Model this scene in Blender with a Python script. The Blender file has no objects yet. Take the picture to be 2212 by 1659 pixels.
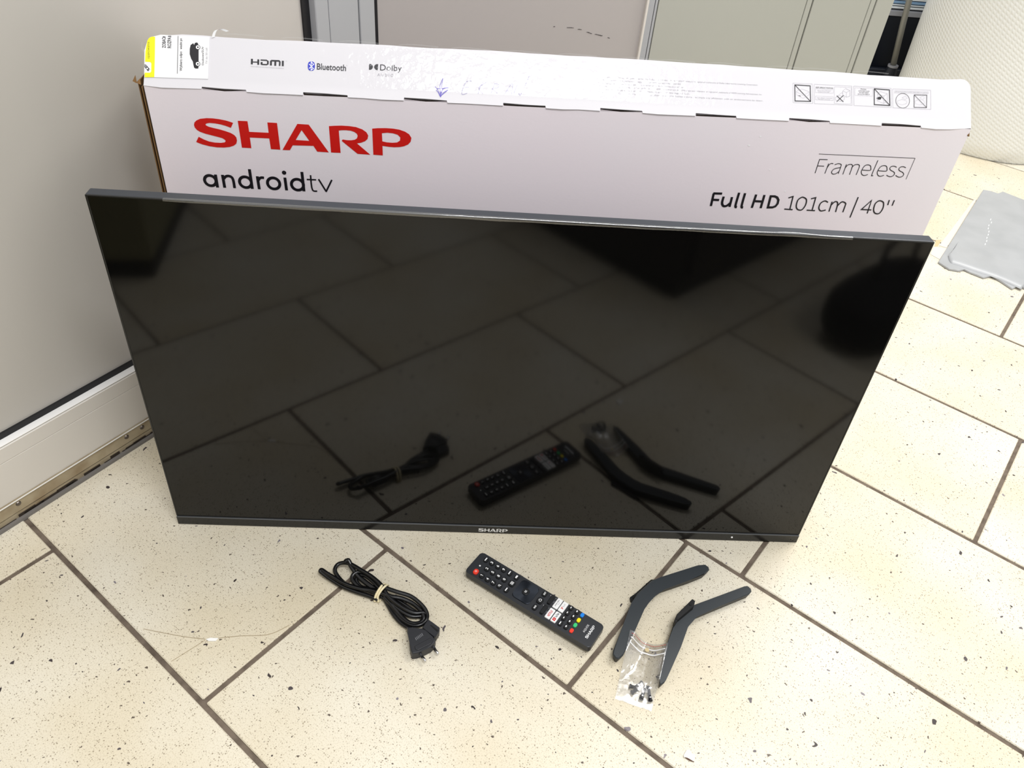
import bpy, bmesh, math, random, json
from mathutils import Vector, Matrix, noise
from mathutils.geometry import tessellate_polygon
random.seed(7)
C = bpy.context.scene.collection
R = math.radians

# ---------------------------------------------------------------- camera, light, exposure
cam = bpy.data.cameras.new('camera')
cam.sensor_fit = 'HORIZONTAL'; cam.sensor_width = 36.0
cam.lens = 1724.04 / 2212.0 * 36.0
cam.clip_start = 0.02; cam.clip_end = 60
co = bpy.data.objects.new('camera', cam); C.objects.link(co)
rot = Matrix.Rotation(-0.0875235, 4, 'Z') @ Matrix.Rotation(0.8511406, 4, 'X') @ Matrix.Rotation(0.1003466, 4, 'Z')
co.matrix_world = Matrix.Translation((0.388738, -0.728224, 0.930397)) @ rot
bpy.context.scene.camera = co

sc = bpy.context.scene
sc.view_settings.view_transform = 'Standard'; sc.view_settings.look = 'None'
sc.view_settings.exposure = 0.0; sc.view_settings.gamma = 1.0
sc.view_settings.use_curve_mapping = False
sc.render.film_transparent = False

world = bpy.data.worlds.new('room_light'); sc.world = world; world.use_nodes = True
bg = world.node_tree.nodes['Background']
bg.inputs[0].default_value = (1.0, 0.992, 0.975, 1); bg.inputs[1].default_value = 0.86

def area(name, loc, target, sx, sy, power, col):
    l = bpy.data.lights.new(name, 'AREA'); l.shape = 'RECTANGLE'; l.size = sx; l.size_y = sy
    l.energy = power; l.color = col
    o = bpy.data.objects.new(name, l); C.objects.link(o); o.location = loc
    o.rotation_euler = (Vector(target) - Vector(loc)).to_track_quat('-Z', 'Y').to_euler()
    return o
area('ceiling_light_back', (1.90, 0.95, 2.80), (0.9, -0.1, 0.0), 1.4, 0.9, 60, (1.0, 0.98, 0.945))
area('ceiling_light_front', (0.78, -1.05, 2.65), (0.6, -0.1, 0.0), 1.0, 0.32, 38, (0.97, 0.98, 1.0))

# ---------------------------------------------------------------- helpers
def srgb(h):
    if isinstance(h, str):
        h = [int(h[i:i+2], 16) / 255 for i in (0, 2, 4)]
    return tuple(((c / 12.92) if c <= .04045 else ((c + .055) / 1.055) ** 2.4) for c in h) + (1.0,)

def mat(name, col, rough=.5, metal=0., spec=.5, ior=1.45, coat=0.):
    m = bpy.data.materials.new(name); m.use_nodes = True
    b = m.node_tree.nodes['Principled BSDF']
    b.inputs['Base Color'].default_value = srgb(col) if isinstance(col, str) else col
    b.inputs['Roughness'].default_value = rough; b.inputs['Metallic'].default_value = metal
    b.inputs['Specular IOR Level'].default_value = spec; b.inputs['IOR'].default_value = ior
    b.inputs['Coat Weight'].default_value = coat; b.inputs['Coat Roughness'].default_value = .08
    return m

def nodes(m): return m.node_tree.nodes, m.node_tree.links, m.node_tree.nodes['Principled BSDF']

def mottle(m, scale, amount, dark, coord='Object', detail=3.):
    """grain: mixes the base colour towards a second one with noise"""
    N, L, b = nodes(m)
    tc = N.new('ShaderNodeTexCoord'); n = N.new('ShaderNodeTexNoise'); n.inputs['Scale'].default_value = scale
    n.inputs['Detail'].default_value = detail
    mx = N.new('ShaderNodeMix'); mx.data_type = 'RGBA'
    mx.inputs[6].default_value = b.inputs['Base Color'].default_value; mx.inputs[7].default_value = srgb(dark)
    r = N.new('ShaderNodeMapRange'); r.inputs[1].default_value = .4; r.inputs[2].default_value = .75; r.inputs[4].default_value = amount
    L.new(tc.outputs[coord], n.inputs['Vector']); L.new(n.outputs['Fac'], r.inputs[0]); L.new(r.outputs[0], mx.inputs[0])
    L.new(mx.outputs[2], b.inputs['Base Color'])
    return m

def bump(m, scale, strength, dist=.001, kind='noise', coord='Object', vec=None):
    N, L, b = nodes(m)
    tc = N.new('ShaderNodeTexCoord')
    t = N.new('ShaderNodeTexNoise' if kind == 'noise' else 'ShaderNodeTexVoronoi'); t.inputs['Scale'].default_value = scale
    bp = N.new('ShaderNodeBump'); bp.inputs['Strength'].default_value = strength; bp.inputs['Distance'].default_value = dist
    if vec:
        mp = N.new('ShaderNodeMapping'); mp.inputs['Scale'].default_value = vec
        L.new(tc.outputs[coord], mp.inputs['Vector']); L.new(mp.outputs[0], t.inputs['Vector'])
    else: L.new(tc.outputs[coord], t.inputs['Vector'])
    L.new(t.outputs['Fac' if kind == 'noise' else 'Distance'], bp.inputs['Height'])
    L.new(bp.outputs[0], b.inputs['Normal'])
    return m

def link_mesh(name, bm, m, parent=None, smooth=False):
    me = bpy.data.meshes.new(name); bm.normal_update(); bm.to_mesh(me); bm.free()
    for x in (m if isinstance(m, (list, tuple)) else [m]): me.materials.append(x)
    if smooth:
        for p in me.polygons: p.use_smooth = True
    o = bpy.data.objects.new(name, me); C.objects.link(o)
    if parent is not None: o.parent = parent
    return o

def split_link(name, bm, m, parent=None, smooth=False):
    """every separate piece of the mesh becomes an object of its own"""
    left = set(bm.faces); n = 0
    while left:
        st = [left.pop()]; isl = list(st)
        while st:
            for e in st.pop().edges:
                for f in e.link_faces:
                    if f in left: left.discard(f); st.append(f); isl.append(f)
        nb = bmesh.new(); vm = {}
        for f in isl:
            nb.faces.new([vm.setdefault(v, None) or vm.update({v: nb.verts.new(v.co)}) or vm[v] for v in f.verts])
        link_mesh(name, nb, m, parent, smooth); n += 1
    bm.free(); return n

def thing(name, label, cat, loc=(0, 0, 0), rotz=0, group=None):
    o = bpy.data.objects.new(name, None); C.objects.link(o); o.empty_display_size = .05
    o.location = loc; o.rotation_euler = (0, 0, rotz)
    return tag(o, label, cat, group)

def tag(o, label, cat, group=None):
    o['label'] = label; o['category'] = cat
    if group: o['group'] = group
    return o

def structure(name, loc=(0, 0, 0), rotz=0, label=None):
    o = bpy.data.objects.new(name, None); C.objects.link(o); o.location = loc; o.rotation_euler = (0, 0, rotz)
    o['kind'] = 'structure'
    if label: o['label'] = label
    return o

def bx(bm, x0, x1, y0, y1, z0, z1, bev=0., seg=1):
    r = bmesh.ops.create_cube(bm, size=1.0)
    for v in r['verts']:
        v.co = Vector((x0 if v.co.x < 0 else x1, y0 if v.co.y < 0 else y1, z0 if v.co.z < 0 else z1))
    if bev:
        es = list({e for v in r['verts'] for e in v.link_edges})
        bmesh.ops.bevel(bm, geom=es, offset=bev, segments=seg, profile=.6, affect='EDGES')
def box(name, m, parent, x0, x1, y0, y1, z0, z1, bev=0., seg=1):
    bm = bmesh.new(); bx(bm, x0, x1, y0, y1, z0, z1, bev, seg)
    return link_mesh(name, bm, m, parent)

def catmull(p, closed=False, n=6):
    k = len(p); out = []
    if k < 3: return list(p)
    rng = range(k if closed else k - 1)
    for i in rng:
        g = (lambda j: p[j % k]) if closed else (lambda j: p[min(max(j, 0), k - 1)])
        a, b, c, d = g(i - 1), g(i), g(i + 1), g(i + 2)
        for s in range(n):
            t = s / n
            out.append(tuple(.5 * ((2 * b[q]) + (-a[q] + c[q]) * t + (2 * a[q] - 5 * b[q] + 4 * c[q] - d[q]) * t * t
                       + (-a[q] + 3 * b[q] - 3 * c[q] + d[q]) * t ** 3) for q in range(len(b))))
    if not closed: out.append(tuple(p[-1]))
    return out

def ribbon(pts, w, closed=False):
    """flat stroke of constant width: returns quads of 2D points"""
    n = len(pts); L_, R_ = [], []
    for i in range(n):
        a = Vector(pts[(i - 1) % n][:2]); b = Vector(pts[i][:2]); c = Vector(pts[(i + 1) % n][:2])
        d0 = (b - a); d1 = (c - b)
        if not closed and i == 0: d0 = d1
        if not closed and i == n - 1: d1 = d0
        d0.normalize(); d1.normalize()
        t = d0 + d1
        if t.length < 1e-6: t = d1.copy()
        t.normalize(); nn = Vector((-t.y, t.x)); k = min(1 / max(nn.dot(Vector((-d1.y, d1.x))), .35), 2.2)
        L_.append(b + nn * w / 2 * k); R_.append(b - nn * w / 2 * k)
    q = []
    for i in range(n if closed else n - 1):
        j = (i + 1) % n; q.append((L_[i], R_[i], R_[j], L_[j]))
    return q

_caps = {}
def text_tris(s, offset=0, shear=0):
    cu = bpy.data.curves.new('txt', 'FONT'); cu.body = s; cu.size = 1; cu.offset = offset; cu.shear = shear; cu.resolution_u = 3
    o = bpy.data.objects.new('txt', cu); C.objects.link(o)
    dg = bpy.context.evaluated_depsgraph_get(); dg.update()
    me = bpy.data.meshes.new_from_object(o.evaluated_get(dg))
    vs = [v.co.copy() for v in me.vertices]; fs = [tuple(p.vertices) for p in me.polygons]
    bpy.data.objects.remove(o); bpy.data.curves.remove(cu); bpy.data.meshes.remove(me)
    return vs, fs
def text_norm(s, offset=0, shear=0):
    if 'H' not in _caps:
        _caps['H'] = max(v.y for v in text_tris('H')[0])
    vs, fs = text_tris(s, offset, shear)
    x0 = min(v.x for v in vs); x1 = max(v.x for v in vs)
    return [((v.x - x0) / (x1 - x0), v.y / _caps['H']) for v in vs], fs

PM = {}
def ink(n):
    if n not in PM:
        PM[n] = mat('print_' + n, {'ink': '16131a', 'red': 'd0170f', 'greyink': '9f9da3', 'paleink': 'b4b3b8', 'blue': '1a2bb4',
            'white': 'f6f6f6', 'violet': '4a38b0', 'penlight': '8e88b4', 'yellow': 'f5ee12', 'silver': 'e8e8e8'}[n], .45)
    return PM[n]

def draw(name, items, place, parent, h0=.0003, recolour=None, label=None):
    """flat print: strokes, polygons, rings, discs and words laid on a surface through place(u, v, h) (metres)"""
    bm = bmesh.new(); mats = []
    def mi(n):
        if recolour: n = recolour
        if n not in mats: mats.append(n)
        return mats.index(n)
    def face(pts, k, h):
        if len(pts) < 3: return
        try: f = bm.faces.new([bm.verts.new(place(p[0], p[1], h)) for p in pts]); f.material_index = k
        except ValueError: pass
    for idx, it in enumerate(items):
        h = h0 + idx * 6e-6; t = it[0]
        if t == 'S':
            pts = [(a / 1000, b / 1000) for a, b in it[1]]
            if it[4]: pts = catmull(pts, bool(it[5]))
            for q in ribbon(pts, it[2] / 1000, bool(it[5])): face(q, mi(it[3]), h)
        elif t == 'P':
            pts = [(a / 1000, b / 1000) for a, b in it[1]]
            if it[3]: pts = catmull(pts, True, 4)
            loops = [[Vector((p[0], p[1], 0)) for p in pts]] + [[Vector((a / 1000, b / 1000, 0)) for a, b in hh] for hh in it[4]]
            flat = [v for l in loops for v in l]; k = mi(it[2])
            for tri in tessellate_polygon(loops): face([flat[i] for i in tri], k, h)
        elif t == 'O':
            cx, cy = it[1][0] / 1000, it[1][1] / 1000; r = it[2] / 1000
            pts = [(cx + r * math.cos(a * math.tau / 32), cy + r * math.sin(a * math.tau / 32)) for a in range(32)]
            for q in ribbon(pts, it[3] / 1000, True): face(q, mi(it[4]), h)
        elif t == 'D':
            cx, cy = it[1][0] / 1000, it[1][1] / 1000; r = it[2] / 1000
            face([(cx + r * math.cos(a * math.tau / 20), cy + r * math.sin(a * math.tau / 20)) for a in range(20)], mi(it[3]), h)
        elif t == 'T':
            vs, fs = text_norm(it[1], it[6], it[7]); o, xv, yv = it[2], it[3], it[4]
            P_ = [((o[0] + x * xv[0] + y * yv[0]) / 1000, (o[1] + x * xv[1] + y * yv[1]) / 1000) for x, y in vs]
            k = mi(it[5]); bv = [bm.verts.new(place(p[0], p[1], h)) for p in P_]
            for f in fs:
                try: ff = bm.faces.new([bv[i] for i in f]); ff.material_index = k
                except ValueError: pass
    o = link_mesh(name, bm, [ink(n) for n in mats], parent)
    if label: o['label'] = label
    return o

def prism(bm, pts, z0, z1, bev=0., seg=2, inset=0.):
    """outline (x, y) extruded from z0 to z1 with a rounded upper edge; top = optional height function"""
    area_ = sum(pts[i][0] * pts[(i + 1) % len(pts)][1] - pts[(i + 1) % len(pts)][0] * pts[i][1] for i in range(len(pts)))
    if area_ < 0: pts = pts[::-1]
    low = pts
    if inset:
        low = []
        for i in range(len(pts)):
            a, b, c = Vector(pts[i - 1][:2]), Vector(pts[i][:2]), Vector(pts[(i + 1) % len(pts)][:2])
            t = ((b - a).normalized() + (c - b).normalized()).normalized(); low.append(tuple(b + Vector((-t.y, t.x)) * inset))
    lo = [bm.verts.new((p[0], p[1], z0)) for p in low]; hi = [bm.verts.new((p[0], p[1], z1)) for p in pts]
    ft = bm.faces.new(hi); bm.faces.new(lo[::-1])
    n = len(pts)
    for i in range(n):
        bm.faces.new((lo[i], lo[(i + 1) % n], hi[(i + 1) % n], hi[i]))
    if bev: bmesh.ops.bevel(bm, geom=list(ft.edges), offset=bev, segments=seg, profile=.5, affect='EDGES')
    big = [f for f in bm.faces if len(f.verts) > 4]
    if big: bmesh.ops.triangulate(bm, faces=big)
def slab(name, pts, z0, z1, m, parent=None, bev=0., seg=2):
    bm = bmesh.new(); prism(bm, pts, z0, z1, bev, seg); return link_mesh(name, bm, m, parent)

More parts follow.
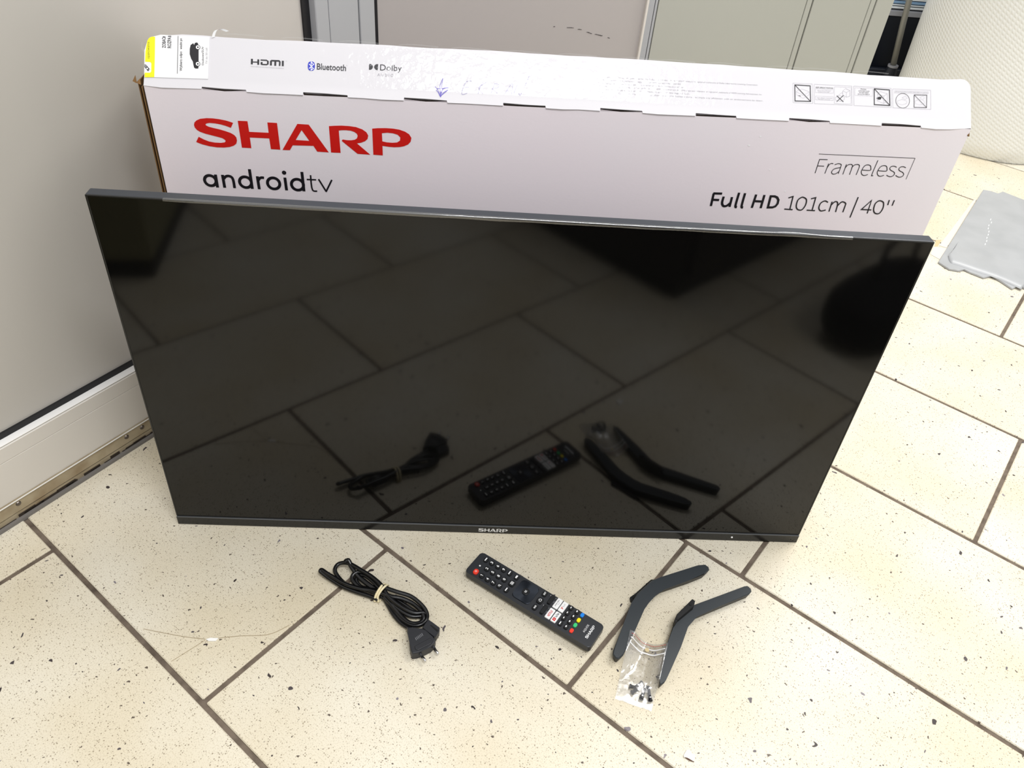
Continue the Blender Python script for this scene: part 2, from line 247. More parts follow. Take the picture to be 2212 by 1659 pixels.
def tube(bm, pts, r, k=10, flat=1., caps=True):
    pts = [Vector(p) for p in pts]; rings = []; up = Vector((0, 0, 1))
    for i, p in enumerate(pts):
        t = (pts[min(i + 1, len(pts) - 1)] - pts[max(i - 1, 0)]).normalized()
        s = t.cross(up)
        if s.length < 1e-4: s = t.cross(Vector((0, 1, 0)))
        s.normalize(); u = s.cross(t).normalized()
        rr = r[i] if isinstance(r, (list, tuple)) else r
        rings.append([bm.verts.new(p + s * math.cos(a * math.tau / k) * rr * flat + u * math.sin(a * math.tau / k) * rr) for a in range(k)])
    for a, b in zip(rings, rings[1:]):
        for j in range(k): bm.faces.new((a[j], a[(j + 1) % k], b[(j + 1) % k], b[j]))
    if caps: bm.faces.new(rings[0][::-1]); bm.faces.new(rings[-1])
def mm(l): return [tuple(c / 1000 for c in p) for p in l]
PRINT = json.loads(r'''{"logo_red":[["P",[[92.0,522.4],[88.2,523.7],[83.7,524.9],[76.8,526.0],[69.8,526.6],[62.7,526.5],[55.5,525.3],[51.0,523.2],[48.2,520.6],[47.2,517.7],[47.5,514.6],[49.6,511.6],[52.8,509.6],[58.4,507.6],[65.3,506.0],[72.2,504.4],[76.8,503.2],[79.5,501.4],[80.3,499.8],[79.0,498.2],[74.7,497.3],[67.5,497.3],[61.1,498.3],[55.5,500.5],[50.0,503.5],[46.0,496.9],[52.1,494.5],[60.7,492.4],[69.0,491.5],[76.8,491.6],[83.6,492.6],[88.7,494.5],[92.1,497.2],[93.4,501.1],[93.2,505.0],[91.2,507.7],[87.4,510.1],[81.7,512.0],[74.9,513.9],[68.5,515.1],[63.4,516.4],[60.7,517.8],[60.3,519.0],[61.7,520.2],[65.3,520.9],[71.2,520.7],[78.1,519.7],[83.8,518.1],[88.6,516.3]],"red",0,[]],["P",[[97.7,525.2],[108.7,525.3],[108.9,512.5],[131.2,512.5],[131.2,525.0],[142.2,524.9],[142.4,492.3],[131.5,492.4],[131.1,505.6],[108.8,505.6],[108.8,492.5],[97.9,492.6]],"red",0,[]],["P",[[165.4,525.0],[178.4,524.8],[199.2,491.7],[185.6,492.0],[181.7,499.0],[157.5,498.5],[153.6,492.2],[144.9,492.1]],"red",0,[[[169.6,517.7],[177.4,505.0],[161.6,505.3]]]],["P",[[201.6,524.2],[208.0,525.0],[216.5,525.6],[224.9,525.5],[232.8,524.7],[239.9,522.4],[244.7,519.1],[246.8,515.1],[245.8,510.8],[242.6,507.8],[237.9,505.8],[233.1,504.7],[248.3,491.2],[233.2,491.6],[215.3,506.9],[216.6,508.7],[221.5,508.1],[226.4,508.2],[230.7,509.1],[233.3,510.8],[234.4,514.1],[233.6,516.6],[230.6,518.7],[226.4,520.0],[221.0,520.3],[216.1,520.0],[212.7,519.4],[213.1,491.8],[201.8,491.8]],"red",0,[]],["P",[[251.7,523.8],[258.3,524.7],[267.5,525.2],[276.0,525.1],[283.3,524.2],[290.1,522.1],[294.9,519.1],[297.5,514.8],[296.7,510.2],[293.6,506.4],[288.6,503.9],[283.6,502.7],[276.8,502.1],[270.6,502.3],[263.1,503.1],[263.2,491.1],[251.9,491.4]],"red",0,[[[262.9,518.8],[269.1,519.7],[275.9,519.3],[281.4,517.8],[284.4,514.7],[284.0,510.8],[280.6,508.3],[275.0,507.6],[268.2,507.8],[263.1,508.8]]]]],"android":[["O",[54.3,448.4],6.74,3.6,"ink"],["O",[96.0,448.3],7.06,3.6,"ink"],["O",[129.6,448.3],7.32,3.6,"ink"],["O",[158.2,448.0],7.24,3.6,"ink"],["S",[[61.6,456.7],[61.6,439.7]],3.5,"ink",0,0],["S",[[69.9,456.7],[70.1,439.8]],3.5,"ink",0,0],["S",[[102.9,465.6],[103.1,439.9]],3.5,"ink",0,0],["S",[[111.1,456.8],[111.4,439.8]],3.5,"ink",0,0],["S",[[143.9,456.7],[144.3,439.8]],3.5,"ink",0,0],["S",[[165.0,465.1],[165.3,439.5]],3.5,"ink",0,0],["S",[[70.8,451.8],[73.5,454.7],[76.9,455.6],[80.4,454.1],[81.8,449.5],[81.9,439.9]],3.3,"ink",1,0],["S",[[111.8,451.7],[113.6,454.3],[116.3,455.4],[119.0,455.1]],3.3,"ink",1,0],["O",[143.7,463.1],1.4,2.4,"ink"],["S",[[175.1,461.4],[175.0,450.6],[175.4,444.0],[177.0,440.7],[181.4,440.5]],1.9,"ink",1,0],["S",[[170.0,455.5],[181.3,455.6]],1.8,"ink",0,0],["S",[[184.3,456.6],[192.4,440.4]],2.0,"ink",0,0],["S",[[192.0,440.0],[200.3,456.4]],2.0,"ink",0,0]],"frameless":[["S",[[803.6,494.3],[803.4,512.7]],0.95,"ink",0,0],["S",[[803.7,504.1],[812.1,504.1]],0.95,"ink",0,0],["S",[[816.4,494.4],[816.9,507.8]],0.95,"ink",0,0],["S",[[803.1,512.7],[813.7,512.9]],0.95,"ink",0,0],["S",[[816.7,502.1],[818.3,506.7],[820.4,508.1],[822.9,507.9]],0.95,"ink",1,0],["S",[[825.1,506.6],[828.5,508.2],[832.1,508.0],[833.9,505.9],[833.8,494.9]],0.95,"ink",1,0],["S",[[834.3,503.4],[831.1,502.7],[826.6,501.2],[824.5,498.1],[825.0,495.6],[827.6,494.2],[830.9,495.1],[833.5,497.8]],0.95,"ink",1,0],["S",[[840.0,502.9],[842.1,507.0],[845.6,508.3],[848.0,507.3],[848.8,504.8],[848.9,494.5]],0.95,"ink",1,0],["S",[[848.4,503.3],[850.3,507.1],[853.7,508.5],[856.8,507.8],[857.9,504.9],[857.7,494.6]],0.95,"ink",1,0],["S",[[863.1,501.5],[873.5,501.6],[873.3,504.9],[871.5,507.7],[867.6,508.6],[864.3,507.0],[862.8,502.2],[863.1,498.5],[865.4,495.3],[869.0,494.4],[872.7,495.9]],0.95,"ink",1,0],["S",[[878.7,515.2],[878.0,496.3],[878.8,494.6],[880.3,494.7]],0.95,"ink",1,0],["S",[[884.3,501.6],[894.8,501.5],[894.7,504.9],[892.6,508.0],[888.7,508.7],[885.5,507.0],[883.9,502.5],[884.1,498.8],[886.7,495.2],[890.4,494.3],[894.2,496.0]],0.95,"ink",1,0],["S",[[906.6,507.3],[902.8,508.5],[899.5,508.0],[898.2,505.8],[899.9,503.3],[905.2,500.9],[907.1,498.8],[906.5,495.8],[903.4,494.4],[899.5,495.1],[897.5,496.4]],0.95,"ink",1,0],["S",[[918.7,507.3],[915.2,508.4],[911.8,507.9],[910.2,505.6],[911.9,503.1],[917.2,500.8],[919.5,498.3],[918.9,495.7],[915.8,494.3],[912.3,495.0],[909.5,496.5]],0.95,"ink",1,0],["S",[[840.1,494.5],[840.1,508.0]],0.95,"ink",0,0],["S",[[800.2,519.7],[925.6,520.3]],0.6,"ink",0,0],["S",[[925.6,520.3],[925.2,491.9]],0.6,"ink",0,0]],"fullhd":[["S",[[680.7,443.0],[680.3,460.8]],3.1,"ink",0,0],["S",[[679.6,460.7],[691.2,460.9]],3.1,"ink",0,0],["S",[[680.7,451.9],[689.5,451.9]],3.1,"ink",0,0],["S",[[705.3,456.8],[705.5,442.9]],3.1,"ink",0,0],["S",[[735.9,461.8],[735.2,442.9]],3.1,"ink",0,0],["S",[[746.9,461.7],[747.0,443.0]],3.1,"ink",0,0],["S",[[735.8,452.5],[747.1,452.4]],3.1,"ink",0,0],["S",[[694.3,457.0],[694.3,448.2],[697.3,443.8],[701.4,444.4],[704.8,448.1]],3.1,"ink",1,0],["S",[[713.0,463.3],[712.9,444.9],[715.4,443.2]],3.1,"ink",1,0],["S",[[720.9,463.0],[721.1,444.9],[723.6,443.0]],3.1,"ink",1,0],["S",[[756.3,444.5],[755.6,460.2],[760.7,460.4],[764.5,459.0],[767.2,455.5],[767.6,450.3],[765.8,446.5],[762.2,444.8]],3.1,"ink",0,1],["S",[[779.5,459.1],[785.0,461.3],[786.3,443.0]],1.65,"ink",0,0],["S",[[778.8,443.2],[790.1,442.8]],1.65,"ink",0,0],["S",[[809.7,459.2],[815.4,461.2],[816.4,443.0]],1.65,"ink",0,0],["S",[[809.1,443.0],[820.4,442.8]],1.65,"ink",0,0],["S",[[839.6,442.3],[839.1,456.5]],1.65,"ink",0,0],["S",[[871.5,464.5],[870.9,435.0]],1.65,"ink",0,0],["S",[[892.0,442.0],[890.9,460.6],[882.1,447.3],[895.8,447.2]],1.65,"ink",0,0],["S",[[914.5,462.3],[915.2,455.1]],1.65,"ink",0,0],["S",[[921.4,462.4],[921.4,454.5]],1.65,"ink",0,0],["S",[[833.9,455.3],[829.0,457.1],[824.5,453.6],[824.3,447.0],[828.2,442.8],[834.5,444.4]],1.65,"ink",1,0],["S",[[839.1,451.0],[842.8,456.6],[847.2,454.6],[848.7,442.1]],1.65,"ink",1,0],["S",[[848.0,450.7],[852.1,456.8],[857.7,455.1],[858.4,451.2],[858.5,442.3]],1.65,"ink",1,0],["S",[[798.6,460.9],[803.9,457.9],[805.2,450.1],[802.4,443.3],[796.7,443.5],[793.4,448.2],[792.8,456.0],[795.3,459.7]],1.65,"ink",1,1],["S",[[903.2,460.7],[908.2,458.1],[910.4,450.2],[908.2,442.8],[902.4,442.9],[898.7,447.7],[897.6,455.6],[899.8,459.7]],1.65,"ink",1,1]],"hdmi":[["S",[[118.0,35.4],[117.9,29.3]],2.1,"ink",0,0],["S",[[125.0,35.2],[125.0,29.2]],2.1,"ink",0,0],["S",[[143.9,34.3],[143.8,29.1]],2.1,"ink",0,0],["S",[[152.2,35.2],[152.2,29.2]],2.1,"ink",0,0],["S",[[139.1,34.6],[139.0,29.2]],2.1,"ink",0,0],["S",[[118.0,31.9],[125.0,32.1]],1.1,"ink",0,0],["S",[[127.5,34.6],[134.0,34.7],[135.7,33.7],[135.6,30.6],[134.1,29.8],[128.5,29.8]],1.3,"ink",0,0],["S",[[128.6,29.6],[128.8,32.4]],2.1,"ink",0,0],["S",[[135.7,34.1],[135.6,30.1]],1.8,"ink",0,0],["S",[[139.1,34.6],[147.9,34.8],[148.9,33.8],[148.7,29.2]],1.7,"ink",0,0],["T","HIGH-DEFINITION MULTIMEDIA INTERFACE",[116.6,26.5],[36.8,-0.3],[0.0,0.8],"greyink",0,0],["T","TM",[155.3,34.7],[1.5,0.0],[0.0,0.6],"greyink",0,0]],"bluetooth":[["P",[[184.0,36.2],[186.1,35.9],[187.5,34.3],[188.0,31.3],[187.5,28.1],[186.2,26.3],[184.0,25.8],[181.9,26.1],[180.5,27.7],[180.1,30.8],[180.4,33.9],[181.8,35.7]],"blue",1,[]],["S",[[181.6,33.2],[186.4,28.3],[183.9,26.5],[183.9,35.7],[186.6,33.1],[181.6,28.2]],0.75,"white",0,0],["T","Bluetooth",[190.2,27.6],[32.7,0.1],[0.1,6.9],"ink",0.012,0],["T","\u00ae",[223.3,33.3],[1.0,0.0],[-0.1,1.2],"greyink",0,0]],"dolby":[["P",[[248.8,37.3],[251.0,37.1],[252.7,35.8],[253.4,34.1],[252.7,32.1],[251.1,30.8],[249.0,30.5]],"ink",0,[]],["P",[[259.2,37.5],[258.9,30.5],[256.8,30.9],[255.1,32.6],[254.6,34.2],[255.4,36.1],[257.0,37.3]],"ink",0,[]],["T","Dolby",[261.5,30.6],[24.6,0.5],[0.0,6.7],"ink",0,0],["T","A U D I O",[258.6,24.1],[18.2,0.1],[0.0,3.0],"greyink",0,0]],"pen":[["S",[[333.5,25.5],[330.9,19.1],[330.3,13.8],[331.2,8.1],[331.1,3.8]],0.5,"violet",1,0],["S",[[333.5,24.0],[332.6,19.2],[332.1,14.4]],0.5,"violet",1,0],["S",[[324.5,15.6],[327.7,12.2],[329.7,8.0],[331.0,4.0]],0.5,"violet",1,0],["S",[[339.3,12.6],[334.1,8.7],[331.2,3.8]],0.5,"violet",1,0],["S",[[339.3,12.1],[335.0,8.3],[331.7,5.5]],0.5,"violet",1,0],["S",[[326.7,13.4],[333.0,13.7],[340.0,15.0]],0.5,"violet",1,0],["S",[[340.0,15.2],[335.4,14.6],[332.6,10.6],[331.2,7.6]],0.5,"violet",1,0],["S",[[325.8,11.9],[328.8,8.4],[330.3,5.2]],0.5,"violet",1,0],["S",[[330.6,12.4],[331.3,4.3]],0.5,"violet",1,0],["S",[[333.2,13.2],[331.5,5.7]],0.5,"violet",1,0],["S",[[366.6,24.3],[359.9,22.3],[355.6,8.9],[361.8,9.9]],0.42,"penlight",1,0],["S",[[358.3,16.3],[364.2,17.1]],0.42,"penlight",1,0],["S",[[380.2,24.2],[376.1,16.4],[374.6,9.9]],0.42,"penlight",1,0],["S",[[384.8,24.5],[375.3,17.2],[380.0,10.2]],0.42,"penlight",1,0],["S",[[393.4,22.7],[389.6,11.2]],0.42,"penlight",1,0],["S",[[393.0,22.4],[398.5,21.8],[396.6,17.9],[391.1,16.9],[397.1,11.8]],0.42,"penlight",1,0],["S",[[404.8,10.4],[413.9,23.9],[413.5,10.8]],0.42,"penlight",1,0],["S",[[407.2,15.1],[413.7,15.7]],0.42,"penlight",1,0],["S",[[416.1,11.8],[420.4,23.0],[423.6,11.0],[433.9,34.5]],0.42,"penlight",1,0]],"legal":[["T","Manufactured under license from Dolby Laboratories. Dolby, Dolby Audio, and the double-D symbol are registered trademarks of Dolby Laboratories Licensing Corporation.",[515.6,36.8],[193.4,0.9],[0.0,1.4],"greyink",0,0],["T","The Bluetooth word mark and logos are registered trademarks owned by Bluetooth SIG, Inc.",[515.7,33.2],[104.3,0.4],[0.0,1.4],"greyink",0,0],["T","HDMI trademarks are registered trademarks, see patents.dts.com and the licence conditions.",[515.8,29.6],[103.2,0.4],[0.0,1.4],"greyink",0,0],["T","The terms HDMI, HDMI High-Definition Multimedia Interface, HDMI Trade dress and the HDMI Logos are trademarks or registered trademarks of HDMI Licensing Administrator, Inc.",[515.9,26.0],[198.6,0.7],[0.0,1.4],"greyink",0,0],["T","Android TV is a registered trademark of Google LLC.",[516.0,22.4],[110.0,0.3],[0.0,1.4],"greyink",0,0],["T","The mention of registered trademarks or their respective holders does not imply any affiliation with or endorsement by them.",[516.1,18.7],[199.8,0.6],[0.0,1.4],"greyink",0,0]],"icons":[["S",[[752.4,43.1],[776.6,43.3],[778.0,20.2],[753.5,20.0]],0.3,"paleink",0,1],["S",[[754.8,41.0],[774.0,40.9],[775.2,22.4],[755.7,21.9]],0.95,"ink",0,1],["S",[[755.0,40.8],[775.0,22.4]],0.75,"ink",0,0],["S",[[756.8,33.7],[763.8,36.8],[773.4,33.8],[773.2,30.2],[765.7,25.7],[757.5,29.4]],0.22,"paleink",0,1],["S",[[756.8,33.2],[765.5,29.0],[773.4,33.8]],0.22,"paleink",0,0],["S",[[759.8,28.7],[762.7,28.0]],0.5,"ink",0,0],["S",[[778.9,43.2],[826.4,43.5],[827.6,20.6],[780.0,20.1]],0.3,"paleink",0,1],["T","KEEP UPRIGHT POSITION",[781.0,38.7],[21.7,0.1],[0.0,1.5],"ink",0,0],["S",[[780.8,38.0],[803.4,38.1],[803.5,33.7],[781.0,33.4]],0.22,"paleink",0,1],["S",[[781.1,29.2],[803.4,29.4],[803.6,25.2],[781.3,24.8]],0.22,"paleink",0,1],["T","PRECAUTION INSTRUMENT",[783.2,35.5],[17.3,0.2],[0.0,0.9],"greyink",0,0],["T","HANDLE WITH CARE",[783.8,34.0],[14.5,0.1],[0.0,0.8],"greyink",0,0],["T","KEEP UPRIGHT POSITION",[782.9,26.6],[19.1,0.4],[0.0,0.9],"greyink",0,0],["T","DO NOT LAY FLAT",[784.7,25.3],[15.0,0.1],[0.0,0.8],"greyink",0,0],["S",[[804.6,41.6],[825.6,41.6],[826.0,22.0],[805.1,21.6]],0.22,"paleink",0,1],["S",[[815.0,36.9],[818.4,40.1],[824.0,38.1],[824.3,31.3],[819.9,29.9],[815.2,32.4]],0.264,"greyink",0,1],["S",[[815.0,36.9],[819.7,35.5],[824.0,38.1]],0.22,"greyink",0,0],["S",[[819.7,35.5],[819.9,29.9]],0.22,"greyink",0,0],["S",[[806.0,28.6],[810.5,31.6],[817.6,29.8],[817.3,26.5],[812.5,24.4],[806.5,25.7]],0.22,"greyink",0,1],["S",[[809.4,31.0],[813.3,34.6],[815.1,34.1]],0.22,"greyink",1,0],["S",[[807.7,30.9],[816.3,23.9]],0.75,"ink",0,0],["S",[[816.0,31.7],[807.9,23.8]],0.75,"ink",0,0],["S",[[828.7,43.7],[876.1,43.5],[877.2,20.5],[829.9,20.5]],0.3,"paleink",0,1],["S",[[830.3,41.8],[853.0,42.0],[853.0,32.8],[830.6,32.7]],0.22,"paleink",0,1],["T","FRAGILE",[837.6,40.0],[7.0,-0.2],[-0.1,1.2],"ink",0,0],["T","CONTAINS GLASS",[834.8,37.6],[14.0,0.2],[-0.1,1.2],"ink",0,0],["T","DO NOT DROP",[836.0,35.7],[11.7,0.0],[-0.1,1.2],"ink",0,0],["T","OR ALLOW IMPACT",[834.1,33.6],[15.4,0.2],[-0.1,1.2],"ink",0,0],["S",[[854.7,41.8],[874.0,41.4],[875.3,22.7],[855.5,22.7]],0.95,"ink",0,1],["S",[[854.7,41.8],[875.3,22.7]],0.75,"ink",0,0],["P",[[857.6,30.6],[861.2,32.5],[864.3,32.1],[863.5,29.5],[860.8,29.1]],"ink",0,[]],["S",[[862.2,38.8],[871.6,36.9],[872.0,27.7],[867.4,24.7],[859.1,27.6],[859.4,35.9]],0.22,"greyink",0,1],["S",[[859.4,35.9],[867.1,33.6],[871.6,36.9]],0.22,"greyink",0,0],["S",[[867.1,33.6],[867.4,24.7]],0.22,"greyink",0,0],["S",[[878.1,43.0],[926.8,44.0],[927.9,20.8],[879.3,20.3]],0.3,"paleink",0,1],["S",[[880.6,41.0],[923.9,41.9],[924.0,39.6],[880.7,38.4]],0.22,"paleink",0,1],["T","IMPORTANT! ONLY CLAMP THESE SIDES OF CARTON",[881.5,39.2],[41.7,0.9],[0.0,1.0],"greyink",0,0],["O",[891.4,29.3],8.8,0.42,"ink"],["S",[[905.8,37.1],[922.0,37.6],[922.3,22.6],[906.3,22.1]],0.6,"ink",0,1],["S",[[905.8,37.1],[922.3,22.6]],0.45,"ink",0,0],["S",[[884.9,29.0],[890.7,30.9],[896.6,29.6],[896.7,26.5],[890.9,24.3],[885.2,25.6]],0.22,"paleink",0,1],["S",[[890.6,33.1],[894.6,35.0],[897.1,32.7],[894.2,31.1]],0.22,"paleink",0,1],["S",[[907.2,30.1],[913.1,32.1],[919.0,30.8],[919.1,27.6],[913.3,25.4],[907.6,26.8]],0.22,"paleink",0,1],["S",[[913.0,34.3],[917.0,36.2],[919.5,33.9],[916.6,32.3]],0.22,"paleink",0,1]],"stick_yellow":[["P",[[5.4,51.5],[7.2,52.9],[9.6,53.7],[12.1,53.5],[12.1,34.3],[11.8,8.8],[1.3,8.2],[1.3,13.2],[7.2,13.5],[8.4,15.0],[8.4,24.0],[7.1,25.3],[1.6,25.3],[1.9,36.7],[2.7,42.7],[3.8,48.7]],"yellow",0,[]]],"stick_print":[["T","opakowania",[6.3,29.0],[-0.4,18.3],[-2.6,-0.1],"ink",0,0],["T","ZOBAC",[23.7,41.9],[-0.3,11.4],[-3.7,-0.2],"ink",0.015,0],["P",[[19.8,53.7],[20.5,53.7],[20.4,54.6],[23.5,54.3],[23.5,53.7],[21.2,53.2]],"ink",0,[]],["T","ROZPA",[29.6,42.2],[-0.2,11.9],[-3.8,-0.2],"ink",0.015,0],["S",[[26.0,54.9],[29.6,55.2]],0.9,"ink",0,0],["S",[[37.0,56.1],[36.7,14.1]],0.5,"ink",0,0],["T","Wybierz odpo",[41.8,17.4],[-0.5,21.6],[-2.6,-0.1],"ink",0.01,0],["T","wiedni po",[41.4,41.5],[-0.3,12.1],[-2.5,-0.2],"ink",0.01,0],["T","Osobowe/SUV",[65.4,25.0],[-0.5,20.8],[-2.2,-0.2],"ink",0,0],["T","TV do 50 cali",[69.4,26.8],[-0.4,17.8],[-2.0,-0.1],"greyink",0,0],["P",[[56.3,20.9],[59.4,21.1],[59.7,23.4],[59.5,42.0],[59.2,47.0],[58.6,49.2],[57.6,50.0],[55.4,49.4],[54.5,47.0],[53.5,48.9],[50.7,46.7],[49.9,42.5],[49.9,36.5],[51.5,31.6],[53.4,28.5],[54.1,24.8],[54.8,21.9]],"ink",0,[]],["D",[58.6,44.7],2.3,"white"],["O",[58.6,44.7],2.4,0.6,"ink"],["D",[58.6,44.7],0.95,"ink"],["D",[58.8,26.2],2.3,"white"],["O",[58.8,26.2],2.41,0.6,"ink"],["D",[58.8,26.2],0.95,"ink"],["P",[[1.1,22.3],[2.4,22.4],[7.0,17.2],[5.0,15.0],[1.1,19.6]],"ink",0,[]],["D",[4.1,18.0],0.9,"white"],["S",[[1.8,22.1],[3.5,19.7]],0.25,"white",0,0],["S",[[1.2,21.3],[2.8,18.9]],0.25,"white",0,0],["S",[[5.7,16.4],[6.4,17.2]],0.5,"white",0,0]]}''')
